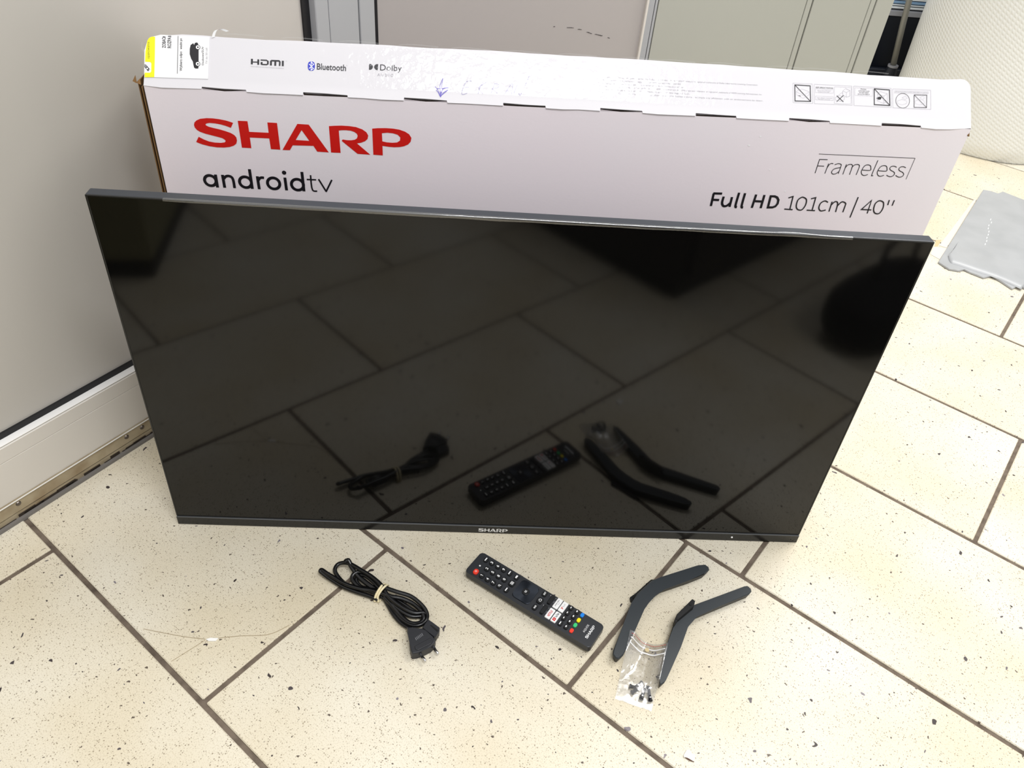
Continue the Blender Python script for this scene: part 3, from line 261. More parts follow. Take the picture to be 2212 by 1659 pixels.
OBJ = json.loads(r'''{"cable":[[[293.4,-120.5,5],[279.4,-114.8,5],[263.4,-109.6,5],[245.2,-102.2,5],[226.3,-90.9,6],[215.7,-83.9,8],[212.0,-81.2,9],[213.7,-79.5,10],[221.8,-85.1,10],[235.5,-93.2,9],[249.1,-100.8,9],[267.1,-106.6,9],[282.8,-109.6,10],[295.9,-114.5,12],[310.7,-119.7,12],[325.2,-121.9,11],[339.9,-127.9,9],[352.1,-139.0,8],[355.1,-149.1,7],[349.3,-155.0,6],[337.1,-154.3,6],[322.9,-141.8,6],[311.5,-129.2,8],[300.9,-117.9,9]],[[300.4,-114.6,4],[288.8,-112.0,8],[272.8,-106.8,8],[259.0,-103.8,8],[246.8,-98.5,8],[236.7,-88.4,8],[231.0,-78.8,9],[233.4,-70.6,10],[241.0,-68.5,12],[251.4,-71.7,14],[266.3,-81.3,15],[281.0,-90.8,15],[291.6,-99.7,15],[300.0,-107.4,15],[316.9,-113.5,14],[336.4,-118.9,12],[351.5,-129.8,9],[358.8,-140.4,7],[358.5,-151.1,7],[351.4,-157.7,7],[340.2,-157.9,6],[327.3,-149.6,5],[316.8,-136.9,5],[307.2,-124.7,6],[295.8,-115.6,7]],[[292.3,-109.2,9],[277.4,-105.3,6],[266.4,-102.3,6],[259.0,-96.3,7],[255.2,-89.0,8],[258.5,-83.3,10],[266.1,-81.4,11],[276.5,-86.5,12],[287.3,-96.1,13],[298.0,-107.2,13],[307.9,-120.8,12],[320.2,-130.9,11],[333.1,-138.6,10],[344.7,-142.0,9],[354.1,-140.6,8],[357.1,-143.5,5],[352.8,-150.5,4]],[[292.2,-108.3,6],[280.0,-103.9,4],[269.0,-100.8,4],[261.3,-92.5,5],[262.4,-85.1,6],[270.2,-84.3,7],[280.8,-91.7,8],[293.9,-105.8,9],[304.7,-118.3,8],[317.4,-132.3,8],[329.5,-141.1,7],[341.1,-145.1,6],[352.4,-143.6,5]],[[245.2,-68.5,16],[248.1,-67.4,17],[251.9,-72.2,14],[255.8,-77.5,10],[262.5,-85.3,8],[275.4,-95.8,7],[288.0,-105.0,6],[298.5,-114.2,5],[306.4,-126.7,4],[316.4,-142.8,4],[326.8,-154.3,4],[337.7,-162.7,6],[342.8,-168.0,8]],[[243.4,-69.9,15],[246.4,-66.6,15],[253.9,-76.7,12],[264.9,-88.7,8],[281.8,-101.8,6],[298.1,-110.4,6],[316.2,-118.9,6],[335.4,-131.4,4],[349.4,-142.0,4],[356.8,-154.8,6],[360.9,-161.2,8]]],"band":[[[289.1,-122.0,2],[289.5,-118.7,8],[291.7,-115.3,13],[295.6,-110.0,17],[299.1,-102.9,15],[301.1,-96.6,6]],[[294.0,-122.4,2],[292.9,-119.3,9],[295.1,-115.9,14],[299.1,-111.7,18],[303.2,-105.1,16],[304.7,-98.2,6]]],"plug":[[334.7,-165.1,14],[342.8,-168.0,14],[353.8,-166.7,14],[359.5,-169.1,14],[367.9,-178.2,14],[372.7,-182.7,14],[371.6,-187.3,14],[367.3,-193.0,14],[359.4,-197.7,14],[350.6,-201.8,14],[344.4,-202.9,14],[341.9,-197.5,14],[339.9,-188.1,14],[338.7,-176.9,14],[336.5,-169.7,14]],"plug_step":[[346.4,-193.4,14],[365.7,-180.8,14],[368.2,-184.4,14],[367.5,-188.9,14],[350.9,-198.8,14],[348.1,-197.4,14]],"plug_label":[[346.7,-180.8,14],[354.3,-174.4,14],[356.2,-178.0,14],[348.6,-184.5,14]],"pins":[[[350.5,-193.9,8],[356.6,-203.2,8],[361.5,-209.8,8]],[[366.4,-183.4,8],[371.9,-192.4,8],[376.6,-199.6,8]]],"c7":[[361.3,-152.1,12],[366.7,-156.7,12],[376.9,-164.3,12],[376.7,-169.1,12],[372.9,-176.9,12],[370.6,-178.0,12],[363.4,-172.0,12],[354.6,-164.9,12]],"c7slot":[[364.2,-161.5,12],[365.6,-161.0,12],[375.7,-168.6,12],[374.0,-171.2,12]],"leg1":[[679.4,-79.2,14],[736.3,-57.7,14],[747.4,-55.1,14],[751.7,-59.6,14],[751.6,-64.5,14],[743.1,-72.3,14],[720.2,-82.7,14],[678.9,-98.9,14],[666.6,-108.0,14],[654.5,-120.9,14],[648.3,-131.6,14],[628.7,-168.6,14],[611.7,-198.8,14],[604.9,-204.3,14],[600.7,-203.5,14],[597.6,-197.7,14],[599.2,-191.8,14],[618.7,-150.9,14],[632.4,-121.5,14],[641.1,-107.5,14],[664.7,-85.1,14]],"leg2":[[718.8,-121.4,14],[795.6,-89.7,14],[800.3,-88.9,14],[804.3,-93.6,14],[804.1,-98.3,14],[799.9,-102.9,14],[755.7,-122.6,14],[717.2,-139.9,14],[708.1,-149.3,14],[703.1,-156.7,14],[688.2,-186.1,14],[669.2,-218.3,14],[660.8,-232.2,14],[658.1,-235.7,14],[653.4,-238.4,14],[651.4,-237.1,14],[652.8,-231.7,14],[667.7,-188.6,14],[685.1,-150.6,14],[697.2,-137.0,14]],"br1":[[634.0,-106.4,5],[643.9,-99.1,5],[667.7,-76.9,5],[673.3,-76.7,5],[666.7,-83.3,5],[642.9,-106.1,5],[636.4,-114.0,5],[634.0,-111.8,5]],"br2":[[688.0,-144.4,24],[713.7,-120.0,24],[716.9,-123.0,24],[714.1,-130.3,24],[689.3,-150.2,24],[684.2,-156.9,24],[682.6,-154.7,24]],"bag":[[624.1,-164.4,4],[671.6,-182.1,4],[666.6,-197.4,4],[653.8,-231.6,4],[648.1,-244.3,4],[639.4,-266.1,4],[596.4,-251.0,4],[604.6,-224.8,4],[617.1,-185.1,4]],"bagcorn":[[624.4,-163.8,3],[671.9,-181.5,3],[639.6,-265.7,3],[596.6,-250.5,3]],"zip":[[[622.5,-171.9,7],[629.1,-174.4,7],[642.7,-177.1,7],[649.1,-181.6,7],[665.6,-187.2,7]],[[619.5,-178.4,7],[631.5,-182.7,7],[642.7,-187.0,7],[665.9,-197.7,7]]],"hole":[[645.4,-186.2,7],[648.3,-186.9,7]],"screws":[[[632.4,-230.6,4],[627.9,-236.3,4],[623.9,-236.0,4]],[[617.3,-235.1,4],[622.4,-237.1,4],[627.0,-237.7,4]],[[618.6,-243.4,4],[621.9,-240.6,4],[626.9,-238.4,4]],[[628.8,-251.1,4],[632.9,-243.2,4],[636.3,-235.8,4]],[[639.7,-253.3,4],[639.0,-245.1,4],[639.7,-235.7,4]]],"sheet":[[1768.1,1194.3,4],[1786.1,1188.8,4],[1800.0,1175.1,4],[1820.6,1190.4,4],[1839.8,1167.1,4],[1857.4,1146.5,4],[1938.5,1089.7,4],[2058.5,998.4,4],[1901.5,786.8,4],[1773.7,633.1,4],[1693.9,677.7,4],[1634.3,722.1,4],[1625.7,730.4,4],[1604.1,715.8,4],[1590.9,747.4,4],[1581.2,765.1,4],[1556.8,755.4,4],[1545.3,765.5,4],[1533.7,775.7,4],[1525.5,786.3,4],[1510.1,779.2,4],[1498.2,781.9,4],[1488.5,784.8,4],[1482.4,795.7,4],[1475.4,812.4,4]],"fold":[[1512.5,838.9,12],[1507.2,814.7,12],[1521.3,804.4,12],[1550.3,784.1,12],[1591.2,755.9,12],[1627.5,717.1,12]],"tape1":[[1715.5,1137.8,1],[1727.4,1144.2,1],[1528.9,884.4,1],[1514.5,893.3,1]],"tape2":[[1497.3,885.4,1],[1529.1,882.4,1],[1487.8,830.0,1],[1474.3,850.5,1]],"stain":[[1518.4,920.0,0.3],[1533.0,921.5,0.3],[1509.9,889.8,0.3],[1499.3,886.7,0.3]],"chip":[[669.7,-318.8,3],[674.8,-312.3,3],[678.5,-313.3,3],[679.3,-317.6,3],[683.1,-318.1,3],[682.7,-323.0,3],[679.9,-325.7,3],[674.6,-322.0,3],[669.8,-321.0,3]],"chip2":[[670.1,-320.5,2],[675.2,-319.9,2],[679.8,-324.7,2],[681.2,-326.3,2],[675.9,-324.7,2]],"debris":[[[4.7,-168.6,1],[22.8,-172.0,1],[58.7,-178.3,1],[83.9,-180.9,1]],[[84.2,-182.2,1],[71.5,-194.0,1],[51.5,-211.9,1]],[[98.8,-179.3,1],[126.5,-175.4,1],[160.5,-172.6,1],[184.0,-158.7,1]]],"debrisblob":[[84.6,-181.2,1.5],[90.3,-179.1,1.5],[100.1,-179.5,1.5],[97.1,-183.5,1.5],[88.7,-183.7,1.5]],"rem":{"btn":[["power",[-11.1,85.1]],["bar",[13.4,85.0]],["3",[13.8,75.6]],["6",[14.0,65.8]],["9",[14.3,56.2]],["bar",[14.6,46.4]],["bar2",[14.8,35.0]],["2",[1.8,75.6]],["5",[1.5,65.8]],["8",[1.3,56.0]],["0",[1.5,46.7]],["grid",[2.7,35.0]],["1",[-11.5,74.9]],["4",[-11.6,65.2]],["7",[-11.4,55.9]],["Q",[-10.8,46.5]],["bar",[-10.1,35.2]],["EXIT",[15.5,-9.5]],["home",[2.9,-9.9]],["BACK",[-9.7,-9.9]],["s",[17.8,-49.5]],["s",[17.7,-58.9]],["s",[8.6,-49.3]],["s",[8.6,-58.6]],["s",[-0.8,-49.4]],["s",[-0.9,-58.4]],["s",[-10.4,-49.6]],["s",[-10.1,-58.5]],["blue",[17.4,-66.7]],["yellow",[8.0,-66.7]],["green",[-1.1,-66.7]],["red",[-10.8,-66.9]]],"led":[0.6,86.8],"dpad":[2.8,12.8],"ok":[3.1,13.1],"dp":[[17.7,25.0],[17.1,-0.4],[-12.2,0.8],[-9.9,27.0]],"ch":[[20.2,-20.6],[4.7,-21.0]],"vol":[[1.6,-20.8],[-13.5,-21.3]],"app":[["prime",[12.8,-31.4]],["logo",[12.7,-40.1]],["netflix",[-6.0,-31.1]],["tube",[-6.1,-40.0]]],"aq":[[-3.7,-80.1],[10.2,-81.6]],"sh":[[-8.8,-87.0],[12.5,-87.5]],"C":[499.2,-119.2],"L":194.5,"W":39.4,"rot":55.11}}''')
# ---------------------------------------------------------------- materials
def tile_material():
    m = mat('terrazzo_tile', 'ece5cf', .42, spec=.35)
    N, L, b = nodes(m)
    tc = N.new('ShaderNodeTexCoord'); oi = N.new('ShaderNodeObjectInfo')
    sc_ = N.new('ShaderNodeVectorMath'); sc_.operation = 'SCALE'; sc_.inputs[3].default_value = 37.0
    cmb = N.new('ShaderNodeCombineXYZ'); L.new(oi.outputs['Random'], cmb.inputs[0]); L.new(oi.outputs['Random'], cmb.inputs[1])
    L.new(cmb.outputs[0], sc_.inputs[0])
    add = N.new('ShaderNodeVectorMath'); add.operation = 'ADD'; L.new(tc.outputs['Object'], add.inputs[0]); L.new(sc_.outputs[0], add.inputs[1])
    def math_(op, a, bb, clamp=False):
        n = N.new('ShaderNodeMath'); n.operation = op; n.use_clamp = clamp
        for i, x in enumerate((a, bb)):
            if x is None: continue
            if isinstance(x, (int, float)): n.inputs[i].default_value = x
            else: L.new(x, n.inputs[i])
        return n.outputs[0]
    def spots(scale, rmax, chance, soft):
        # a spot in a share of the Voronoi cells, its radius and outline random
        wn = N.new('ShaderNodeTexNoise'); wn.inputs['Scale'].default_value = scale * 2.2; wn.inputs['Detail'].default_value = 1
        L.new(add.outputs[0], wn.inputs['Vector'])
        sm = N.new('ShaderNodeVectorMath'); sm.operation = 'SCALE'; sm.inputs[3].default_value = .55 / scale
        L.new(wn.outputs['Color'], sm.inputs[0])
        ad = N.new('ShaderNodeVectorMath'); ad.operation = 'ADD'; L.new(add.outputs[0], ad.inputs[0]); L.new(sm.outputs[0], ad.inputs[1])
        v = N.new('ShaderNodeTexVoronoi'); v.voronoi_dimensions = '2D'; v.inputs['Scale'].default_value = scale; v.inputs['Randomness'].default_value = 1
        L.new(ad.outputs[0], v.inputs['Vector'])
        sx = N.new('ShaderNodeSeparateColor'); L.new(v.outputs['Color'], sx.inputs[0])
        on = math_('LESS_THAN', sx.outputs[0], chance)
        rad = math_('MULTIPLY', math_('MULTIPLY', sx.outputs[1], sx.outputs[1]), rmax)
        rad = math_('ADD', rad, rmax * .22)
        d = math_('DIVIDE', math_('SUBTRACT', rad, v.outputs['Distance']), soft, )
        n = N.new('ShaderNodeMath'); n.operation = 'MULTIPLY'; n.use_clamp = True; L.new(d, n.inputs[0]); L.new(on, n.inputs[1])
        return n.outputs[0], sx.outputs[2]
    base = N.new('ShaderNodeMix'); base.data_type = 'RGBA'; base.inputs[6].default_value = srgb('e4dece'); base.inputs[7].default_value = srgb('d9ceb5')
    nz = N.new('ShaderNodeTexNoise'); nz.inputs['Scale'].default_value = 5; L.new(add.outputs[0], nz.inputs['Vector'])
    rr = N.new('ShaderNodeMapRange'); rr.inputs[1].default_value = .3; rr.inputs[2].default_value = .7; L.new(nz.outputs['Fac'], rr.inputs[0]); L.new(rr.outputs[0], base.inputs[0])
    cur = base.outputs[2]
    n2 = N.new('ShaderNodeTexNoise'); n2.inputs['Scale'].default_value = 620; n2.inputs['Detail'].default_value = 2; L.new(add.outputs[0], n2.inputs['Vector'])
    r2 = N.new('ShaderNodeMapRange'); r2.inputs[1].default_value = .52; r2.inputs[2].default_value = .72; r2.inputs[4].default_value = .5; L.new(n2.outputs['Fac'], r2.inputs[0])
    def over(f, col, cin):
        x = N.new('ShaderNodeMix'); x.data_type = 'RGBA'; L.new(f, x.inputs[0]); L.new(cin, x.inputs[6])
        if isinstance(col, str): x.inputs[7].default_value = srgb(col)
        else: L.new(col, x.inputs[7])
        return x.outputs[2]
    cur = over(r2.outputs[0], 'a89878', cur)
    f, _ = spots(430, .36, .40, .14)
    cur = over(math_('MULTIPLY', f, .70), '74624a', cur)
    f, g = spots(92, .115, .26, .03)
    cur = over(math_('MULTIPLY', f, .92), '4a3c34', cur)
    f, g = spots(38, .085, .46, .018)
    gc = N.new('ShaderNodeMix'); gc.data_type = 'RGBA'; gc.inputs[6].default_value = srgb('38302f'); gc.inputs[7].default_value = srgb('8a8388')
    g3 = math_('POWER', g, 3.0); L.new(g3, gc.inputs[0])
    cur = over(f, gc.outputs[2], cur)
    L.new(cur, b.inputs['Base Color'])
    bp = N.new('ShaderNodeBump'); bp.inputs['Strength'].default_value = .12; bp.inputs['Distance'].default_value = .0006
    L.new(n2.outputs['Fac'], bp.inputs['Height']); L.new(bp.outputs[0], b.inputs['Normal'])
    return m
M = {}
M['tile'] = tile_material()
M['grout'] = bump(mottle(mat('grout', '766a5e', .9, spec=.2), 60, .8, '4a4038'), 300, .5)
M['panel'] = bump(mottle(mat('door_panel_grey', 'bab6b0', .36, spec=.4), 2.2, .35, 'b1ac9c', detail=1.), 900, .06, .0004)
M['panel_b'] = bump(mat('wall_panel_grey', 'a9aaa1', .42, spec=.4), 700, .05, .0004)
M['alu'] = bump(mat('painted_aluminium', 'd5d0c8', .34, spec=.5), 500, .06, .0003)
M['alu_cool'] = mat('grey_aluminium', 'a3a5a8', .38, spec=.5)
M['gasket'] = mat('black_gasket', '17171a', .55)
M['kick'] = mottle(mat('worn_metal_strip', 'b3a78f', .36, .35), 26, .9, '8f7d62')
M['dirt'] = mat('dirt_crust', '332a22', .9)
M['screw'] = mat('screw_steel', '6f6863', .35, .8)
M['floorshade'] = mat('grey_contact_shade', '77736f', .7)
M['card'] = bump(mottle(mat('white_box_card', 'efe5ea', .55, spec=.3), 3.4, .55, 'e9e9ec', detail=2.), 160, .16, .0006, vec=(1, 1, 2.2))
M['flap'] = bump(mat('white_coated_card', 'd3d1d5', .6, spec=.25), 45, .12, .0008)
M['kraft'] = mottle(mat('brown_cardboard', '7d6040', .85, spec=.1), 90, .7, '8a6a45')
M['cardshade'] = mat('shaded_cardboard', '2e2119', .9)  # near-black brown paints the shade inside the flap notches
M['sticker'] = mat('sticker_paper', 'e2e2e3', .4)
M['bezel'] = bump(mat('bezel_black', '141516', .22, spec=.5, ior=1.5), 900, .05, .0003)
M['rim'] = mat('rim_grey', '363a41', .35, .2)
M['gap'] = mat('gap_black', '030303', .6)
M['highlight'] = mat('bezel_highlight', '6e7072', .25, .5)  # lighter grey paints the highlight on the lower bezel's top edge
M['screen'] = mat('tv_screen', '070707', .065, spec=.5, ior=1.42)
M['housing'] = mat('tv_back', '111214', .6)
M['plastic'] = bump(mat('black_plastic', '17181b', .38), 1200, .15, .0003)
M['cable'] = mat('cable_black', '0b0b0d', .26, spec=.6)
M['plugp'] = bump(mat('plug_black', '25262a', .45), 1500, .2, .0003)
M['plugl'] = mat('plug_label_grey', '77787c', .5)
M['steel'] = mat('pin_steel', 'd8d8da', .22, 1.)
M['bandm'] = mat('cream_rubber', 'efe2bb', .55)
M['remote'] = bump(mat('remote_shell', '26282c', .36), 1500, .12, .0003)
M['button'] = mat('rubber_button', '0d0e10', .42)
M['dpad'] = mat('brushed_dpad', '3a3e45', .3, .9)
N_, L_, b_ = nodes(M['dpad']); b_.inputs['Anisotropic'].default_value = .85
tg_ = N_.new('ShaderNodeTangent'); tg_.direction_type = 'RADIAL'; tg_.axis = 'Z'; L_.new(tg_.outputs[0], b_.inputs['Tangent'])
M['bred'] = mat('button_red', 'f0402c', .4); M['bblue'] = mat('button_blue', '1e86e8', .4)
M['byel'] = mat('button_yellow', 'f6e414', .4); M['bgre'] = mat('button_green', '3cc878', .4); M['bwhi'] = mat('button_white', 'f4f4f4', .4)
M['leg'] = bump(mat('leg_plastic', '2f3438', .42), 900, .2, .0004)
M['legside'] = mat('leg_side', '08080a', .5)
M['bscrew'] = mat('black_screw', '14141c', .3, .5)
M['mailer'] = bump(mottle(mat('silver_grey_wrap', 'adafb1', .42, .1), 14, .8, 'a0a2a4'), 30, .2, .002)
M['tapew'] = mat('whitish_tape', 'd9d3cb', .4)
M['stain'] = mat('brown_stain', 'cbb98f', .6)
M['cab'] = mat('navy_cabinet', '12161f', .3)
M['band_l'] = mat('pale_grey_edge', '9b9ca2', .4); M['slat'] = mat('white_slat', 'e8eef2', .4); M['slatb'] = mat('blue_slat', '86a9cc', .4)
M['pole'] = mat('grey_tube', '8d8c84', .4, .3)
M['plaster'] = mat('white_plaster', 'f3f2ef', .8); M['rust'] = mat('brown_crumb', '6d5347', .9)
M['thread'] = mat('brown_thread', 'a08e6c', .8)

def film(name, rough, refl, white, scale, strength):
    m = bpy.data.materials.new(name); m.use_nodes = True; N = m.node_tree.nodes; L = m.node_tree.links; N.clear()
    out = N.new('ShaderNodeOutputMaterial'); tr = N.new('ShaderNodeBsdfTransparent'); tr.inputs[0].default_value = (1, 1, 1, 1)
    gl = N.new('ShaderNodeBsdfGlossy'); gl.inputs['Roughness'].default_value = rough
    df = N.new('ShaderNodeBsdfDiffuse'); df.inputs[0].default_value = (.9, .9, .9, 1)
    lw = N.new('ShaderNodeLayerWeight'); lw.inputs[0].default_value = .5
    pw = N.new('ShaderNodeMath'); pw.operation = 'POWER'; pw.inputs[1].default_value = 4.; L.new(lw.outputs['Facing'], pw.inputs[0])
    fr = N.new('ShaderNodeMath'); fr.operation = 'MULTIPLY_ADD'; fr.inputs[1].default_value = .8; fr.inputs[2].default_value = .04; L.new(pw.outputs[0], fr.inputs[0])
    ad = N.new('ShaderNodeMath'); ad.operation = 'ADD'; ad.inputs[1].default_value = refl; ad.use_clamp = True
    m1 = N.new('ShaderNodeMixShader'); m2 = N.new('ShaderNodeMixShader'); m1.inputs[0].default_value = white
    tc = N.new('ShaderNodeTexCoord'); n = N.new('ShaderNodeTexNoise'); n.inputs['Scale'].default_value = scale; n.inputs['Detail'].default_value = 2
    bp = N.new('ShaderNodeBump'); bp.inputs['Strength'].default_value = strength; bp.inputs['Distance'].default_value = .002
    L.new(tc.outputs['Object'], n.inputs['Vector']); L.new(n.outputs['Fac'], bp.inputs['Height'])
    L.new(bp.outputs[0], gl.inputs['Normal'])
    L.new(tr.outputs[0], m1.inputs[1]); L.new(df.outputs[0], m1.inputs[2]); L.new(fr.outputs[0], ad.inputs[0]); L.new(ad.outputs[0], m2.inputs[0])
    L.new(m1.outputs[0], m2.inputs[1]); L.new(gl.outputs[0], m2.inputs[2]); L.new(m2.outputs[0], out.inputs[0])
    return m
M['bag'] = film('clear_film', .14, .10, .06, 60, .3)
M['tape'] = film('clear_tape', .10, -.026, .0, 110, .35)
M['guard'] = film('clear_edge_guard', .1, .10, .03, 60, .15)

# ---------------------------------------------------------------- floor: grout bed and single tiles
TA = 0.8694; nA = Vector((math.cos(TA), math.sin(TA), 0)); mA = Vector((-math.sin(TA), math.cos(TA), 0))
TW, V0, TL_ = 0.3023, -0.1358, 0.5205
floor_o = box('floor', M['grout'], None, -2.4, 3.9, -2.4, 3.9, -.06, -.0022); floor_o['kind'] = 'structure'
joint = {-2: -.155, -1: .0828, 0: -.2481, 1: -.5644, 2: -.6532, 3: -.8978, 5: -.791, 4: -.42, 6: -.31, 7: -.38}
tile_me = None
for k in range(-14, 18):
    j0 = joint.get(k, (.137 * k * k + .21 * k) % TL_)
    for i in range(-13, 13):
        vc = V0 + (k + .5) * TW; uc = j0 + (i + .5) * TL_
        p = nA * vc + mA * uc
        if not (-2.35 < p.x < 3.85 and -2.35 < p.y < 3.85): continue
        if tile_me is None:
            bm = bmesh.new(); g = .0032
            bx(bm, -TL_ / 2 + g, TL_ / 2 - g, -TW / 2 + g, TW / 2 - g, -.009, 0, .0012, 1)
            t = link_mesh('tile', bm, M['tile'], floor_o); tile_me = t.data
        else:
            t = bpy.data.objects.new('tile', tile_me); C.objects.link(t); t.parent = floor_o
        t.location = (p.x, p.y, random.uniform(-.0002, 0)); t.rotation_euler = (0, 0, TA + math.pi / 2 + (math.pi if random.random() < .5 else 0))

# ---------------------------------------------------------------- door leaf on the left
AW = R(53.69)
door = structure('door_1', (-.2339, -.0236, 0), AW, 'grey panelled aluminium door leaf left of the television')
S0, S1 = -1.05, .748
box('panel', M['panel'], door, S0, .660, .016, .036, .136, 2.1)
box('gasket', M['gasket'], door, S0, .660, .0125, .022, .1275, .1375)
box('gasket', M['gasket'], door, .6465, .660, .0125, .022, .1375, 2.1)
def prof(name, m, x0, x1, pts, parent):   # (y, z) outline swept along x
    bm = bmesh.new(); a = [bm.verts.new((x0, p[0], p[1])) for p in pts]; b = [bm.verts.new((x1, p[0], p[1])) for p in pts]
    n = len(pts)
    for i in range(n): bm.faces.new((a[i], a[(i + 1) % n], b[(i + 1) % n], b[i]))
    bm.faces.new(a[::-1]); bm.faces.new(b); bmesh.ops.recalc_face_normals(bm, faces=bm.faces[:])
    return link_mesh(name, bm, m, parent)
prof('rail', M['alu'], S0, S1, [(0, .037), (0, .1025), (.001, .103), (.001, .1035), (0, .104), (0, .1255), (.0015, .127), (.0165, .1285), (.04, .1285), (.04, .037)], door)
box('ledge_highlight', mat('ledge_glint', 'f6f5f2', .25), door, S0, .660, .0004, .0165, .1286, .1294)  # white strip paints the grazing reflection on the rail's top ledge
box('stile', M['alu_cool'], door, .660, .6862, 0, .04, .1285, 2.1, .0012)
box('stile', M['alu_cool'], door, .6866, S1, 0, .04, .1285, 2.1, .0006)
k_ = prof('kick_plate', M['kick'], S0, S1, [(-.001, .004), (-.001, .0125), (.0012, .0130), (.0012, .0140), (-.001, .0145), (-.001, .0345), (-.0028, .0350), (-.0028, .0368), (.01, .037), (.03, .037), (.03, .004)], door)
k_['label'] = 'worn brownish metal strip with screws'
bm = bmesh.new()
for i in range(120):
    s = -.95 + i * .0125 + random.uniform(-.004, .004)
    if random.random() < .2 or s > .30: continue
    ln = random.uniform(.008, .03); hh = random.uniform(.001, .0055)
    bx(bm, s, s + ln, -.0017, .002, .0042, .0042 + hh)
dd = link_mesh('dirt_crust', bm, M['dirt'], door); dd['kind'] = 'stuff'
box('lip', mat('lip_highlight', 'f2f1ee', .3), door, S0, S1, -.0034, -.0026, .0352, .0368)  # near-white strip paints the highlight along the kick plate's upper edge
scr = None
for s in (.035, .204, .231, -.28, -.50):
    if scr is None:
        bm = bmesh.new(); bmesh.ops.create_cone(bm, cap_ends=True, segments=14, radius1=.0040, radius2=.0028, depth=.0016, matrix=Matrix.Rotation(R(90), 4, 'X'))
        bmesh.ops.create_cone(bm, cap_ends=True, segments=6, radius1=.0013, radius2=.0013, depth=.0020, matrix=Matrix.Rotation(R(90), 4, 'X'))
        scr = link_mesh('screw', bm, M['screw'], door); o = scr
    else:
        o = bpy.data.objects.new('screw', scr.data); C.objects.link(o); o.parent = door
    o.location = (s, -.0016, .0275 if s < .1 else .026)
box('contact_shade', M['floorshade'], door, S0, S1, -.0065, .02, -.001, .0045)  # grey strip painted in for the contact shade along the floor
trim = structure('trim_1', (-.2339, -.0236, 0), AW, 'grey aluminium door frame post beside the leaf')
box('post', M['alu_cool'], trim, .7515, .785, 0, .06, 0, 2.2, .001)
box('gasket', M['gasket'], trim, .748, .7515, .006, .05, 0, 2.2)

# ---------------------------------------------------------------- panelled wall behind the carton
AB = R(15)
wb = structure('wall_back', (.234, .613, 0), AB, 'pale grey panel wall behind the carton')
box('gasket', M['gasket'], wb, -.010, .0012, .004, .03, 0, 2.2)
box('panel', mat('warm_grey_panel', 'aca7a4', .4), wb, .0012, .464, .004, .04, 0, 2.2)
box('bead', M['alu'], wb, .464, .4685, -.003, .03, 0, 2.2, .001)
box('mullion', M['alu_cool'], wb, .4685, .4805, 0, .04, 0, 2.2, .0004)
box('mullion', M['alu_cool'], wb, .4818, .4862, 0, .04, 0, 2.2, .0004)
box('panel', M['panel_b'], wb, .4885, .7855, .001, .04, 0, 2.2, .0006)
box('bead', M['panel_b'], wb, .7875, .7985, .002, .04, 0, 2.2, .0008)
box('panel', M['panel_b'], wb, .8005, .9245, .001, .04, 0, 2.2, .0006)
box('bead', M['panel_b'], wb, .9265, .9375, .002, .04, 0, 2.2, .0008)
box('panel', M['panel_b'], wb, .9395, .978, .001, .04, 0, 2.2, .001)
box('backing', M['gasket'], wb, 0, .976, .02, .06, 0, 2.2)
bm = bmesh.new()
for (x, z, l, a) in ((.325, .492, .012, -.05), (.345, .489, .007, -.12), (.362, .484, .010, -.35), (.378, .480, .014, -.25), (.30, .494, .003, 0), (.403, .474, .004, -.3)):
    for s in range(4):
        t = s / 4; bx(bm, x + l * t, x + l * (t + .3), .0035, .0045, z + l * t * math.sin(a), z + l * t * math.sin(a) + random.uniform(.0004, .0011))
sf_ = link_mesh('scuff_mark', bm, mat('scuff', '4a4646', .7), wb); sf_['kind'] = 'stuff'

# ---------------------------------------------------------------- things in the gap on the right
cb = thing('cabinet', 'low near-black cabinet in the gap behind the bubble wrap roll', 'cabinet', (1.35, 2.03, 0))
box('body', M['cab'], cb, 0, 1.15, 0, .35, .0, .196, .002)
box('plinth', mat('plinth', '262a33', .4), cb, 0, 1.15, -.02, 0, 0, .03, .002)
box('top_edge', M['band_l'], cb, 0, 1.15, -.004, .35, .197, .213, .001)
for i, (z0, z1, mm_) in enumerate(((.218, .224, 'slat'), (.2275, .231, 'slat'), (.234, .2415, 'slatb'), (.2445, .251, 'slat'), (.255, .262, 'slat'), (.266, .275, 'slatb'))):
    box('slat', M[mm_], cb, 0, 1.15, .004, .30, z0, z1, .0008)
pl = thing('table_leg', 'slanting grey tube leg standing before the dark cabinet', 'table leg', (1.790, 1.95, 0))
bm = bmesh.new(); tube(bm, [(0, 0, .062), (-.020, .002, .2), (-.036, .004, .34), (-.09, .01, .74)], .0095, 14)
link_mesh('tube', bm, M['pole'], pl, True)
bm = bmesh.new(); bmesh.ops.create_cone(bm, cap_ends=True, segments=20, radius1=.030, radius2=.016, depth=.06, matrix=Matrix.Translation((0, 0, .03)))
link_mesh('foot', bm, mat('black_foot', '20232a', .4), pl)
bm = bmesh.new(); bmesh.ops.create_cone(bm, cap_ends=True, segments=20, radius1=.017, radius2=.017, depth=.006, matrix=Matrix.Translation((0, 0, .063)))
link_mesh('collar', bm, M['band_l'], pl)

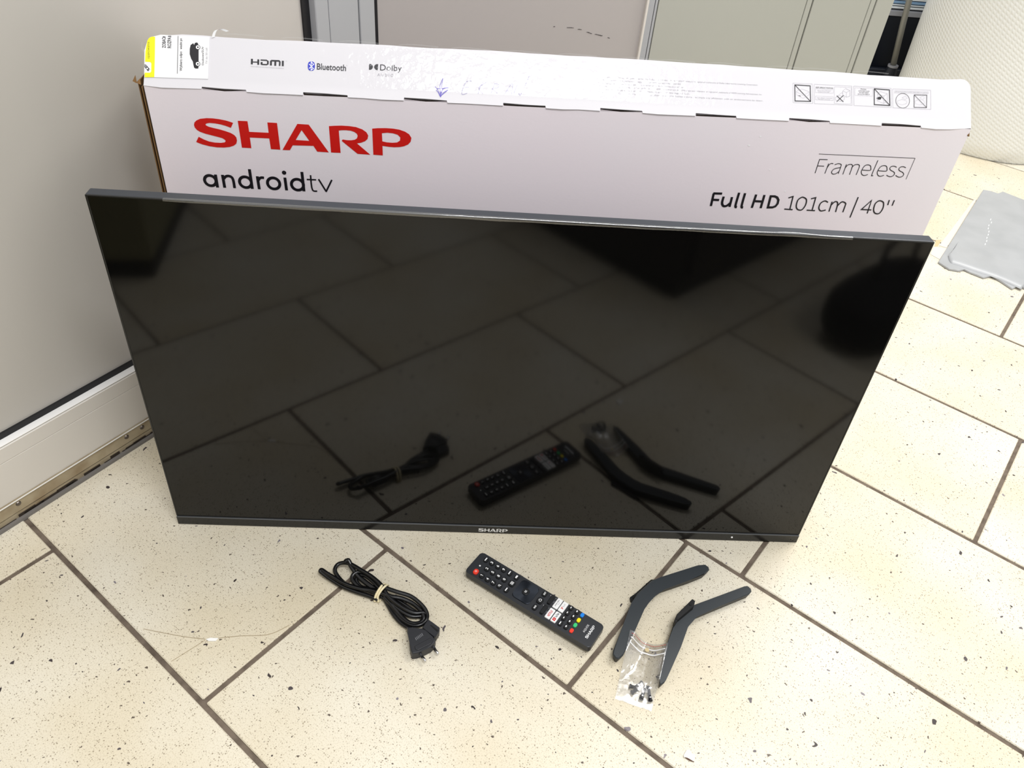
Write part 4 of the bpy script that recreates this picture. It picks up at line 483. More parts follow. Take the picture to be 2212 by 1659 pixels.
# bubble wrap roll: a swept cylinder with real bubbles in relief
def roll():
    t = thing('bubble_wrap_roll', 'large upright roll of translucent white bubble wrap at the right edge', 'bubble wrap', (1.965, 1.640, 0))
    m = mat('bubble_film', 'e6e6e0', .24, spec=.6); N, L, b = nodes(m)
    b.inputs['Subsurface Weight'].default_value = .0
    uv = N.new('ShaderNodeTexCoord'); mp = N.new('ShaderNodeMapping'); mp.inputs['Scale'].default_value = (1, 1, 1)
    v = N.new('ShaderNodeTexVoronoi'); v.inputs['Randomness'].default_value = .12; v.inputs['Scale'].default_value = 1; v.voronoi_dimensions = '2D'
    L.new(uv.outputs['UV'], mp.inputs[0]); L.new(mp.outputs[0], v.inputs['Vector'])
    rr = N.new('ShaderNodeMapRange'); rr.inputs[1].default_value = .15; rr.inputs[2].default_value = .5; rr.inputs[3].default_value = 1; rr.inputs[4].default_value = 0
    L.new(v.outputs['Distance'], rr.inputs[0])
    bp = N.new('ShaderNodeBump'); bp.inputs['Strength'].default_value = .38; bp.inputs['Distance'].default_value = .003
    L.new(rr.outputs[0], bp.inputs['Height']); L.new(bp.outputs[0], b.inputs['Normal'])
    bm = bmesh.new(); uvl = bm.loops.layers.uv.new('UVMap'); na, nz = 160, 90; H = 1.25; grid = []
    for i in range(na + 1):
        a = i / na * math.tau; row = []
        for j in range(nz + 1):
            z = j / nz * H
            r = .272 + .0035 * noise.noise(Vector((math.cos(a) * 2.4, math.sin(a) * 2.4, z * 5))) + .006 * noise.noise(Vector((math.cos(a) * .8, math.sin(a) * .8, z * 1.3 + 5)))
            if z < .03: r -= (.03 - z) * .35
            row.append(bm.verts.new((r * math.cos(a), r * math.sin(a), max(z, .001))))
        grid.append(row)
    for i in range(na):
        for j in range(nz):
            f = bm.faces.new((grid[i][j], grid[i + 1][j], grid[i + 1][j + 1], grid[i][j + 1]))
            for l, (ii, jj) in zip(f.loops, ((i, j), (i + 1, j), (i + 1, j + 1), (i, j + 1))):
                uu = ii / na * math.tau * .272 / .0105; vv = jj / nz * H / .0105
                l[uvl].uv = (uu + .5 * vv * .0, vv * 1.0 + (uu * .5))
    link_mesh('wrap', bm, m, t, True)
    bm = bmesh.new()   # spiral end of the winding
    sp = [(.02 + .25 * k / 400, k / 400 * math.tau * 14) for k in range(401)]
    for (r0, a0), (r1, a1) in zip(sp, sp[1:]):
        q = [(r0 * math.cos(a0), r0 * math.sin(a0)), (r1 * math.cos(a1), r1 * math.sin(a1))]
        vs = [bm.verts.new((*q[0], H - .01)), bm.verts.new((*q[1], H - .01)), bm.verts.new((*q[1], H + .002)), bm.verts.new((*q[0], H + .002))]
        bm.faces.new(vs)
    link_mesh('winding', bm, m, t)
    box_ = bmesh.new(); bmesh.ops.create_cone(box_, cap_ends=True, segments=48, radius1=.255, radius2=.255, depth=.01, matrix=Matrix.Translation((0, 0, H - .012)))
    link_mesh('end', box_, m, t)
roll()

# silver-grey torn mailer with whitish tape
ms = mm(OBJ['sheet'])
env = thing('mailer_bag', 'torn silver-grey padded mailer lying flat on the tiles at right', 'mailer', (0, 0, 0))
bm = bmesh.new(); prism(bm, [(p[0], p[1]) for p in ms], .0012, .005, .0012, 2)
link_mesh('sheet', bm, M['mailer'], env)
fo = [(p[0], p[1]) for p in mm(OBJ['fold'])]
bm = bmesh.new(); rings = []
fo = catmull(fo, False, 8)
for i, p in enumerate(fo):   # the rolled lip along the front edge
    rings.append([bm.verts.new((p[0] + dx, p[1] + dy, z)) for dx, dy, z in ((-.004, -.004, .0052), (-.003, -.001, .009), (.008, .010, .0105), (.028, .034, .0085), (.055, .070, .0052))])
for a, b in zip(rings, rings[1:]):
    for j in range(4): bm.faces.new((a[j], b[j], b[j + 1], a[j + 1]))
bm.faces.new(rings[0][::-1]); bm.faces.new(rings[-1])
link_mesh('folded_lip', bm, M['mailer'], env, True)
random.seed(3); bm = bmesh.new()
for i in range(9):   # short creases standing up from the film
    t = i / 8; x = 1.63 + .075 * t + random.uniform(-.003, .003); y = .90 + .125 * t
    vs_ = [bm.verts.new((x + dx, y + dy, .0052)) for dx, dy in ((0, 0), (.0016, -.0008), (.0068, .0076), (.0056, .0086))]; bm.faces.new(vs_)
split_link('crease', bm, mat('white_crease', 'e9eaea', .5), env)
for k in ('tape1', 'tape2'):
    o = slab('adhesive_tape', [(p[0], p[1]) for p in mm(OBJ[k])], .0002, .0009, M['tapew'])
    tag(o, {'tape1': 'long pale tape strip running up along the mailer\'s left edge', 'tape2': 'short whitish tape piece by the mailer\'s lower left corner'}[k], 'tape', 'pale tape strips beside the mailer')
o = slab('stain', [(p[0], p[1]) for p in mm(OBJ['stain'])], -.0004, .0002, M['stain'], floor_o)

# ---------------------------------------------------------------- the carton
LB = .0261799; YAW = .0314621; OX = (.02244588, .15700971); BW, BH, BD = .98117, .56129, .125
carton = thing('television_box', 'long white television carton standing upright behind the television', 'box', (OX[0], OX[1], 0), 0)
carton.rotation_euler = (Matrix.Rotation(YAW, 3, 'Z') @ Matrix.Rotation(-LB, 3, 'X')).to_euler()
FA = R(51.5); cf, sf = math.cos(FA), math.sin(FA)
def P_front(u, v, h): return Vector((u, -h, v))
def P_flap(u, v, h): return Vector((u, v * cf - h * sf, BH + v * sf + h * cf))
gaps = [(.0634, .1122), (.1755, .2254), (.2895, .3389), (.4042, .454), (.5189, .5694), (.6341, .6839), (.7494, .8004), (.8661, .9164)]
top = [(0, BH - .0005)]
for a, b in gaps: top += [(a, BH - .0005), (a + .0006, BH - .0019 - random.uniform(0, .0006)), ((a + b) / 2, BH - .0016 - random.uniform(0, .001)), (b - .0006, BH - .0018), (b, BH - .0005)]
top.append((BW, BH - .0005))
def sheet(name, outline, place, th, m, parent, m2=None):
    """outline (u, v) extruded by th behind the surface"""
    bm = bmesh.new(); a = [bm.verts.new(place(u, v, 0)) for u, v in outline]; b = [bm.verts.new(place(u, v, -th)) for u, v in outline]
    n = len(outline); f1 = bm.faces.new(a); f2 = bm.faces.new(b[::-1])
    for i in range(n):
        f = bm.faces.new((a[i], b[i], b[(i + 1) % n], a[(i + 1) % n])); f.material_index = 1 if m2 else 0
    bmesh.ops.triangulate(bm, faces=[f1, f2]); bmesh.ops.recalc_face_normals(bm, faces=bm.faces[:])
    return link_mesh(name, bm, [m, m2] if m2 else m, parent)
front = sheet('front_panel', [(BW, 0), (0, 0)][::-1] + top[::-1], P_front, .0045, M['card'], carton, M['cardshade'])
front['label'] = 'white printed front face'
edge = [(0, -.0008), (.02, -.0022), (.0628, -.0012)]
for i, (a, b) in enumerate(gaps):
    edge += [(a, .0012), ((a + b) / 2, .0006 + random.uniform(-.0003, .0006)), (b - .0005, .0004), (b + .0004, -.0022 + random.uniform(-.0004, .0004))]
    nx = gaps[i + 1][0] if i + 1 < len(gaps) else .981
    for t in (.3, .6): edge.append((b + (nx - b) * t, -.0024 + random.uniform(-.0006, .0005)))
    edge.append((nx - .0006, -.0022))
edge[-1] = (.981, .0005)
cor = []
for k in range(7):
    a = k / 6 * math.pi / 2
    cor.append((.9785 - .012 + .012 * math.cos(a), .0595 - .012 + .012 * math.sin(a)))
tp = []
for k in range(40):
    t = 1 - (k + 1) / 41; tp.append((.018 + t * (.964 - .018), .0572 + .0030 * math.sin(t * math.pi) + random.uniform(-.0003, .0003) + (.0012 * noise.noise(Vector((t * 14, 0, 0))))))
cl = [(.020 - .018 * math.sin(k / 6 * math.pi / 2), .0555 - .018 * (1 - math.cos(k / 6 * math.pi / 2))) for k in range(7)]
flap = sheet('top_flap', edge + cor + tp + cl, P_flap, .003, M['flap'], carton, M['flap'])
flap['label'] = 'sloping white printed top flap with notched lower edge'
def strip(name, a, b, z0, z1, m, th=.004, x0=.004, x1=BW - .004):   # a board between two (y, z) lines
    bm = bmesh.new(); d = Vector((b[0] - a[0], b[1] - a[1])).normalized(); n = Vector((-d.y, d.x)) * th
    q = [(a[0], a[1]), (b[0], b[1]), (b[0] + n.x, b[1] + n.y), (a[0] + n.x, a[1] + n.y)]
    va = [bm.verts.new((x0, p[0], p[1])) for p in q]; vb = [bm.verts.new((x1, p[0], p[1])) for p in q]
    for i in range(4): bm.faces.new((va[i], va[(i + 1) % 4], vb[(i + 1) % 4], vb[i]))
    bm.faces.new(va[::-1]); bm.faces.new(vb); bmesh.ops.recalc_face_normals(bm, faces=bm.faces[:])
    return link_mesh(name, bm, m, carton)
ry, rz = .054 * cf, BH + .054 * sf
strip('rear_flap', (ry + .004, rz - .004), (BD, BH - .01), 0, 0, M['card'], -.003, .012, BW - .012)
strip('rear_panel', (BD, .0040), (BD, BH - .012), 0, 0, M['card'], .004)
strip('bottom_panel', (.005, .0012), (BD - .005, .0048), 0, 0, M['cardshade'], .004)
def side(name, x0, x1, z1, m, y0=.0015):
    bm = bmesh.new(); bx(bm, x0, x1, y0, BD - .001, .0045, z1, .0003); return link_mesh(name, bm, m, carton)
side('end_flap', -.0026, -.0016, BH - .002, M['kraft'], -.0012)
side('end_flap', -.0072, -.0060, BH + .002, M['kraft'], .0035)
side('end_panel', .0006, .0036, BH - .006, M['card'], .0048)
side('end_gap_board', -.0058, -.0030, BH - .004, M['cardshade'], .0060)
side('end_panel', BW - .0036, BW - .0006, BH - .004, M['card'], .0048)
bm = bmesh.new()   # torn corner tips
for (x, z, sx, sz) in ((-.009, BH + .003, .005, .006), (-.005, BH + .0015, .006, .004), (BW - .001, BH - .008, .0035, .010)):
    v = [bm.verts.new((x - sx / 2, .001, z)), bm.verts.new((x + sx / 2, -.002, z - .001)), bm.verts.new((x + sx * .2, .004, z + sz)), bm.verts.new((x, .006, z - sz * .5))]
    for f in ((0, 1, 2), (1, 3, 2), (3, 0, 2), (0, 3, 1)): bm.faces.new([v[i] for i in f])
split_link('torn_corner', bm, M['kraft'], carton)
for nm, key, lb in (('logo', 'logo_red', 'large red capital lettering'), ('lettering', 'android', 'black rounded lettering'), ('lettering', 'frameless', 'thin italic lettering'), ('lettering', 'fullhd', 'bold and regular italic lettering')):
    draw(nm, PRINT[key], P_front, front, label=lb)
for nm, key, lb in (('logo', 'hdmi', 'black block logo'), ('logo', 'bluetooth', 'logo with blue oval'), ('logo', 'dolby', 'logo with two black half discs'),
                    ('handwriting', 'pen', 'violet pen arrow and word'), ('small_print', 'legal', 'grey lines of small print'), ('handling_icons', 'icons', 'row of four boxed handling pictograms')):
    draw(nm, PRINT[key], P_flap, flap, label=lb)
st = sheet('sticker', [(.0008, .012), (.0008, .038), (.003, .046), (.009, .0535), (.018, .0563), (.0712, .0568), (.0702, .0100), (.003, .0085)], lambda u, v, h: P_flap(u, v, h + .0006), .0004, M['sticker'], flap)
st['label'] = 'white and yellow parcel sticker'
draw('sticker_print', PRINT['stick_yellow'] + PRINT['stick_print'], P_flap, flap, .0007, label='yellow band, words and car silhouette')
# clear packing tape over the flap, wrinkled
def tapestrip(name, u0, u1, v0, v1, nu, nv, amp, m, place, parent, seed, h=.0009):
    bm = bmesh.new(); g = []
    for i in range(nu + 1):
        row = []
        for j in range(nv + 1):
            u = u0 + (u1 - u0) * i / nu; v = v0 + (v1 - v0) * j / nv
            w = (noise.noise(Vector((u * 170 + seed, v * 60, 0))) + .6 * noise.noise(Vector((u * 420, v * 300 + seed, 3)))) * (.5 + 1.3 * math.exp(-((u - .47) / .13) ** 2))
            row.append(bm.verts.new(place(u, v, h + amp * (w + 1.1))))
        g.append(row)
    for i in range(nu):
        for j in range(nv): bm.faces.new((g[i][j], g[i + 1][j], g[i + 1][j + 1], g[i][j + 1]))
    return link_mesh(name, bm, m, parent, True)
tapestrip('packing_tape', .0715, .9785, .010, .0585, 420, 16, .00012, M['tape'], P_flap, flap, 2)
# curled scraps of tape on the ridge
bm = bmesh.new()
def curl(pts, w):
    prev = None
    for (u, v, h) in catmull(pts, False, 5):
        a, b = bm.verts.new(P_flap(u, v, h)), bm.verts.new(P_flap(u + w, v + .001, h + .0004))
        if prev: bm.faces.new((prev[0], prev[1], b, a))
        prev = (a, b)
curl([(.0735, .056, .0008), (.0750, .0610, .0014), (.0775, .0640, .002), (.083, .0655, .001), (.089, .0640, .000)], .0034)
link_mesh('torn_tape', bm, M['sticker'], flap); bm = bmesh.new()
curl([(.000, .036, .0006), (-.003, .041, .001), (-.002, .047, .001), (.002, .050, .0006)], .002)
for k in range(14):
    u = .09 + k * .062 + random.uniform(-.02, .02); curl([(u, .0600, .0006), (u + .012, .0610, .0012), (u + .03, .0607, .001), (u + .045, .0602, .0004)], .0015)
split_link('tape_curl', bm, M['guard'], flap)
bm = bmesh.new(); random.seed(11)   # dents and grit on the face
for (x, y, s) in ((.720, .538, .0016), (.709, .526, .0018), (.744, .496, .0012), (.772, .468, .0012), (.60, .46, .0008), (.43, .495, .0007), (.335, .512, .0008), (.36, .505, .0007), (.70, .41, .001)):
    bm.faces.new([bm.verts.new(P_front(x + s * random.uniform(.6, 1) * math.cos(a), y + s * random.uniform(.4, .9) * math.sin(a), .0004)) for a in (0, 1.1, 2.2, 3.3, 4.4, 5.4)])
split_link('fleck', bm, ink('white'), front)

# ---------------------------------------------------------------- the television
tv = thing('television', 'large black flat television with thin frame leaning against the white carton', 'television', (0, 0, .0006))
tv.rotation_euler = (-.0357, 0, 0); TWD, TH = .9, .5062
def V3(u, v, h): return Vector((u, -h, v))
box('rim', M['rim'], tv, 0, TWD, .0006, .0145, .0, TH, .0010, 2)
box('screen', M['screen'], tv, .0022, TWD - .0022, -.0003, .0030, .0180, TH - .0022)
box('side_bezel', M['bezel'], tv, 0, .0020, -.0008, .004, .0162, TH - .0005, .0004)
box('side_bezel', M['bezel'], tv, TWD - .0020, TWD, -.0008, .004, .0162, TH - .0005, .0004)
box('top_bezel', M['bezel'], tv, 0, TWD, -.0008, .004, TH - .0020, TH - .0002, .0004)
box('gap', M['gap'], tv, .002, TWD - .002, -.0002, .002, .0152, .0182)
box('bottom_bezel', M['bezel'], tv, 0, TWD, -.0018, .012, 0, .0146, .0006, 2)
box('bezel_highlight', M['highlight'], tv, 0, TWD, -.0022, .002, .0144, .0153, .0003)
bm = bmesh.new(); bx(bm, .0, 1, 0, 1, 0, 1)
for v in bm.verts:
    back = v.co.y > .5
    v.co = Vector(((.06 if v.co.x < .5 else .84) + ((.05 if v.co.x < .5 else -.05) if back else 0), .075 if back else .0146, (.012 if v.co.z < .5 else .34) + ((.01 if v.co.z < .5 else -.05) if back else 0)))
bmesh.ops.bevel(bm, geom=bm.edges[:], offset=.006, segments=2, affect='EDGES'); link_mesh('rear_housing', bm, M['housing'], tv)
allp = [q for it in PRINT['logo_red'] for q in it[1]]; lx0 = min(p[0] for p in allp); lx1 = max(p[0] for p in allp); ly0 = min(p[1] for p in allp); ly1 = max(p[1] for p in allp)
def logo_items(colour):   # the traced wordmark in a unit frame (1000 wide, 1000 high)
    f = lambda p: [(p[0] - lx0) / (lx1 - lx0) * 1000, (p[1] - ly0) / (ly1 - ly0) * 1000]
    return [['P', [f(p) for p in it[1]], colour, 0, [[f(p) for p in h] for h in it[4]]] for it in PRINT['logo_red']]
draw('logo', logo_items('silver'), lambda u, v, h: V3(.4250 + u * .0426, .0034 + v * .0072, .0018 + h), tv, label='small silver-white wordmark on the lower frame')
bm = bmesh.new(); bmesh.ops.create_uvsphere(bm, u_segments=10, v_segments=6, radius=.0016, matrix=Matrix.Translation((.7997, -.0016, .0075)))
link_mesh('indicator_light', bm, mat('indicator', 'ffffff', .3), tv, True)
bm = bmesh.new()
for x, z in ((.8893, .0068), (.8935, .0040)): bmesh.ops.create_uvsphere(bm, u_segments=8, v_segments=5, radius=.0012, matrix=Matrix.Translation((x, -.0012, z)))
split_link('pinhole', bm, M['gap'], tv)
gd = bmesh.new(); g = []; nu = 220    # clear edge guard hooked over the upper edge
for i in range(nu + 1):
    u = .0776 + (.8076 - .0776) * i / nu; w = noise.noise(Vector((u * 60, 1, 0))); w2 = noise.noise(Vector((u * 25, 9, 0)))
    bulge = math.exp(-((u - .74) / .03) ** 2) * .0022
    g.append([gd.verts.new((u, yy, zz)) for yy, zz in ((.0012, TH + .0004 + .0001 * w), (-.0010, TH + .0003 + bulge), (-.0015, TH - .0006 + .0003 * w + bulge), (-.0015, TH - .0016 - .0003 * w2), (-.0012, TH - .0024 - .0005 * w2 - .0012 * math.sin(math.pi * i / nu)))])
for a, b in zip(g, g[1:]):
    for j in range(4): gd.faces.new((a[j], b[j], b[j + 1], a[j + 1]))
o = link_mesh('edge_guard', gd, M['guard'], tv, True); o['label'] = 'clear plastic strip over the upper edge'

# ---------------------------------------------------------------- power cord with plug and rubber band
cord = thing('power_cord', 'black power cord folded in a bundle with a two-pin plug', 'cable', (0, 0, 0))
bm = bmesh.new()
for l in OBJ['cable']: tube(bm, catmull(mm(l), False, 7), .0025, 10, 1.15)
link_mesh('cable', bm, M['cable'], cord, True)
pb = [(p[0], p[1]) for p in mm(OBJ['plug'])]
plug = slab('plug', pb, .0008, .0142, M['plugp'], cord, .0016, 3)
slab('plug_step', [(p[0], p[1]) for p in mm(OBJ['plug_step'])], .0138, .0152, M['plugp'], plug, .0006)
ql = mm(OBJ['plug_label']); bm = bmesh.new()
for k in range(6):
    t = k / 5; a = Vector(ql[0]) + (Vector(ql[1]) - Vector(ql[0])) * t; b = Vector(ql[3]) + (Vector(ql[2]) - Vector(ql[3])) * t; d = (Vector(ql[1]) - Vector(ql[0])).normalized() * .0004
    bm.faces.new([bm.verts.new((p.x, p.y, .01435)) for p in (a - d, b - d, b + d, a + d)])
link_mesh('embossed_mark', bm, M['plugl'], plug)
for l in OBJ['pins']:
    q = [Vector(p) / 1000 for p in l]; d = (q[2] - q[0]).normalized()
    bm = bmesh.new(); tube(bm, [q[0] - d * .006, q[1]], .0019, 12); s = link_mesh('pin_sleeve', bm, M['plugp'], plug, True)
    bm = bmesh.new(); tube(bm, [q[1], q[2] - d * .001, q[2]], [.00195, .00195, .0011], 12); link_mesh('pin', bm, M['steel'], plug, True)
c7 = slab('connector', [(p[0], p[1]) for p in mm(OBJ['c7'])], .0008, .0122, M['plugp'], cord, .0007, 1)
slab('slot', [(p[0], p[1]) for p in mm(OBJ['c7slot'])], .0119, .01235, M['gap'], c7)
band = thing('rubber_band', 'cream rubber band wound twice around the black cord', 'rubber band', (0, 0, 0))
for l in OBJ['band']:
    bm = bmesh.new(); pts = mm(l); a, b = Vector(pts[0]), Vector(pts[-1]); path = catmull(pts, False, 6)
    under = [tuple(b.lerp(a, t)[:2]) + (.0012,) for t in (.05, .3, .6, .95)]
    tube(bm, path + under, .0010, 6, 1.7); link_mesh('loop', bm, M['bandm'], band, True)

# ---------------------------------------------------------------- remote control
rc = OBJ['rem']; rem = thing('remote_control', 'long black remote control lying between the cord and the stand legs', 'remote control', (rc['C'][0] / 1000, rc['C'][1] / 1000, 0), R(rc['rot']))
RW, RL, RT = .0202, .0985, .0160
def rr(x0, x1, y0, y1, r, n=5):
    p = []
    for cx, cy, a0 in ((x1 - r, y1 - r, 0), (x0 + r, y1 - r, 90), (x0 + r, y0 + r, 180), (x1 - r, y0 + r, 270)):
        for k in range(n + 1):
            a = R(a0 + 90 * k / n); p.append((cx + r * math.cos(a), cy + r * math.sin(a)))
    return p
bm = bmesh.new(); prism(bm, rr(-RW, RW, -RL, RL, .0048), .006, RT, .0009, 2)
shell = link_mesh('shell', bm, M['remote'], rem)
bm = bmesh.new(); o1 = rr(-RW, RW, -RL, RL, .0048); o2 = rr(-RW + .005, RW - .005, -RL + .004, RL - .004, .0045)
a = [bm.verts.new((p[0], p[1], .0061)) for p in o1]; b = [bm.verts.new((p[0], p[1], .0006)) for p in o2]
for i in range(len(a)): bm.faces.new((b[i], b[(i + 1) % len(a)], a[(i + 1) % len(a)], a[i]))
bm.faces.new(b[::-1]); link_mesh('underside', bm, M['legside'], rem)
def btn(x, y, w, h, m, z1=.0021, r=.0016, name='button'):
    x -= .0016
    bm = bmesh.new(); prism(bm, rr(x - w / 2, x + w / 2, y - h / 2, y + h / 2, r, 3), RT - .0003, RT + z1, .0005, 1)
    return link_mesh(name, bm, m, rem), x, y
def word(parent, s, x, y, w, h, col='white', off=.0, z=RT + .0022):
    draw('marking', [['T', s, [(x - w / 2) * 1000, (y - h / 2) * 1000], [w * 1000, 0], [0, h * 1000], col, off, 0]], lambda u, v, hh: Vector((u, v, z + hh)), parent, .00003)
def bars(parent, x, y, w, h, z=RT + .0022):
    draw('marking', [['S', [[(x - w / 2) * 1000, y * 1000], [(x + w / 2) * 1000, y * 1000]], h * 1000, 'white', 0, 0]], lambda u, v, hh: Vector((u, v, z + hh)), parent, .00003)
for n, (x, y) in rc['btn']:
    x /= 1000; y /= 1000
    if n == 'power':
        b_, x, y = btn(x, y, .0085, .0068, M['bred'], .0026, .0028); b_['label'] = 'red power button'
        draw('marking', [['O', [x * 1000, y * 1000], 1.2, .45, 'white']], lambda u, v, h: Vector((u, v, RT + .0027 + h)), b_, .00003)
    elif n in ('blue', 'yellow', 'green', 'red'):
        b_, x, y = btn(x, y, .0066, .0048, M[{'blue': 'bblue', 'yellow': 'byel', 'green': 'bgre', 'red': 'bred'}[n]], .0020, .0020); b_['label'] = n + ' button'
    elif n == 's':
        b_, x, y = btn(x, y, .0072, .0056, M['button'], .0020, .0018); bars(b_, x, y + .0004, .0026 if x > -.006 or y < -.055 else .0046, .0016 if y < -.055 else .0013, RT + .0021)
    elif n == 'home':
        b_, x, y = btn(x, y, .0096, .0082, M['button'], .0022, .0024)
        draw('marking', [['S', [[x * 1000 + a, y * 1000 + c] for a, c in ((-1.5, -1.6), (1.5, -1.6), (2, .2), (0, 1.9), (-2, .2))], .6, 'white', 0, 1]], lambda u, v, h: Vector((u, v, RT + .0023 + h)), b_, .00003)
    elif n == 'grid':
        b_, x, y = btn(x, y, .0094, .0080, M['button'], .0022, .0020)
        X, Y = x * 1000, y * 1000; it = [['S', [[X - 2.2, Y + d], [X + 2.2, Y + d]], .5, 'white', 0, 0] for d in (-1.8, -.6, .6, 1.8)] + [['S', [[X + d, Y - 2], [X + d, Y + 2]], .5, 'white', 0, 0] for d in (-2.1, 0, 2.1)]
        draw('marking', it, lambda u, v, h: Vector((u, v, RT + .0023 + h)), b_, .00003)
    elif n in ('EXIT', 'BACK'):
        b_, x, y = btn(x, y, .0088, .0064, M['button'], .0021, .0024); word(b_, n, x, y, .0052, .0021, off=.03)
    elif n.startswith('bar'):
        b_, x, y = btn(x, y, .0080, .0060, M['button'], .0021, .0022); bars(b_, x, y + .0006, .0056 if n == 'bar' else .0048, .0016 if n == 'bar' else .0024)
    elif n == 'Q':
        b_, x, y = btn(x, y, .0074, .0070, M['button'], .0021, .0024)
        draw('marking', [['O', [x * 1000, y * 1000 + .4], 1.15, .7, 'white'], ['S', [[x * 1000 + .8, y * 1000 - .5], [x * 1000 + 1.9, y * 1000 - 1.7]], .7, 'white', 0, 0]], lambda u, v, h: Vector((u, v, RT + .0022 + h)), b_, .00003)
    elif n == '1':
        b_, x, y = btn(x, y, .0074, .0070, M['button'], .0021, .0026); X, Y = x * 1000, y * 1000
        draw('marking', [['S', [[X - .9, Y + 1.1], [X + .35, Y + 1.9], [X + .35, Y - 1.6]], .7, 'white', 0, 0]], lambda u, v, h: Vector((u, v, RT + .0022 + h)), b_, .00003)
    else:
        b_, x, y = btn(x, y, .0074, .0070, M['button'], .0021, .0026); word(b_, n, x, y + .0003, .0019 if n == '1' else .0028, .0036, off=.03)
box('indicator_light', ink('white'), rem, -.0018, .0004, .0857, .0879, RT - .0002, RT + .0003, .0004)
dp = rc['dp']; cx, cy = .0012, .0128
bm = bmesh.new(); prism(bm, rr(cx - .0156, cx + .0156, cy - .0136, cy + .0136, .0048), RT - .0004, RT + .0012, .0008, 2)
link_mesh('direction_pad', bm, M['dpad'], rem)
bm = bmesh.new(); prism(bm, rr(cx - .0052, cx + .0052, cy - .0048, cy + .0048, .0036), RT + .001, RT + .0021, .0006, 2)
okb = link_mesh('ok_button', bm, M['button'], rem); word(okb, 'OK', cx, cy, .0040, .0027, off=.02)
for k in ('ch', 'vol'):
    (xa, ya), (xb, yb) = rc[k]; xm = (xa + xb) / 2000; b_, x, y = btn(xm, -.0212, .0146, .0048, M['button'], .0028, .0012, 'rocker_button')
    nm = {'ch': 'CH', 'vol': 'VOL'}[k]
    draw('caption', [['T', nm, [x * 1000 - 1.6, -26.6], [3.2, 0], [0, 1.5], 'greyink', .0, 0], ['S', [[x * 1000 + 5.6, -17.2], [x * 1000 + 6.8, -17.2]], .4, 'white', 0, 0], ['S', [[x * 1000 + 6.2, -25.4], [x * 1000 + 7, -25.4]], .4, 'white', 0, 0]], lambda u, v, h: Vector((u, v, RT + .0001 + h)), shell, .00003)
for n, (x, y) in rc['app']:
    b_, x, y = btn(x / 1000, y / 1000, .0168, .0076, M['bwhi'], .0019, .0010, 'app_button'); X, Y = x * 1000, y * 1000; pf = lambda u, v, h: Vector((u, v, RT + .0020 + h))
    if n == 'netflix': draw('marking', [['T', 'NETFLIX', [X - 5.2, Y - 1.6], [10.4, 0], [0, 3.2], 'red', .02, 0]], pf, b_, .00003)
    elif n == 'tube': draw('marking', [['P', [[X - 6.6, Y - 1.7], [X - 6.2, Y - 2], [X - 2.4, Y - 2], [X - 2, Y - 1.7], [X - 2, Y + 1.7], [X - 2.4, Y + 2], [X - 6.2, Y + 2], [X - 6.6, Y + 1.7]], 'red', 0, []], ['P', [[X - 4.9, Y - 1], [X - 3.3, Y], [X - 4.9, Y + 1]], 'white', 0, []], ['T', 'YouTube', [X - 1.4, Y - 1.5], [8, 0], [0, 3], 'ink', .015, 0]], pf, b_, .00003)
    elif n == 'prime': draw('marking', [['T', 'prime video', [X - 5.4, Y + .1], [10.8, 0], [0, 2.2], 'ink', 0, 0], ['S', [[X - 2.5, Y - 1.1], [X, Y - 1.9], [X + 2.5, Y - 1.1]], .4, 'greyink', 1, 0]], pf, b_, .00003)
    else: draw('marking', [['S', [[X - 4, Y + 1.6], [X - 2.8, Y], [X - 3.4, Y - 1.8]], .9, 'red', 0, 0], ['S', [[X - 1.2, Y + 1.6], [X - 2.8, Y]], .9, 'red', 0, 0], ['T', 'PLAY', [X - .4, Y - 1.2], [5.6, 0], [0, 2.2], 'greyink', 0, 0]], pf, b_, .00003)
draw('lettering', [['T', 'AQUOS', [-4.6, -81.6], [13.4, 0], [0, 2.7], 'silver', 0, 0]], lambda u, v, h: Vector((u, v, RT + .00005 + h)), shell, .00003)
draw('logo', logo_items('silver'), lambda u, v, h: Vector((-.0102 + u * .0222, -.0893 + v * .0040, RT + .00005 + h)), shell, .00003)

# ---------------------------------------------------------------- stand legs
def leg(key, label, bracket, zb):
    t = thing('television_stand_leg', label, 'stand leg', (0, 0, 0), 0, 'loose black legs of the television stand')
    pts = [(p[0], p[1]) for p in mm(OBJ[key])]
    bm = bmesh.new(); prism(bm, pts, .0014, .0142, .0014, 1, .0026)
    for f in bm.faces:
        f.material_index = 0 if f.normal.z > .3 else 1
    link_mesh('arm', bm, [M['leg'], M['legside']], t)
    bp = [(p[0], p[1]) for p in mm(OBJ[bracket])]
    slab('mounting_bracket', bp, *zb, M['legside'], t, .0007, 1)
    bm = bmesh.new(); cxx = sum(p[0] for p in bp) / len(bp); cyy = sum(p[1] for p in bp) / len(bp)
    for s in (-1, 1): bmesh.ops.create_cone(bm, cap_ends=True, segments=12, radius1=.0021, radius2=.0021, depth=.0008, matrix=Matrix.Translation((cxx + s * .011, cyy + s * .011, zb[1] + .0002)))
    split_link('screw_hole', bm, M['gap'], t)
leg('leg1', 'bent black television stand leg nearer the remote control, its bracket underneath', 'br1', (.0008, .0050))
leg('leg2', 'bent black television stand leg with raised bracket, farther from the remote control', 'br2', (.0140, .0245))

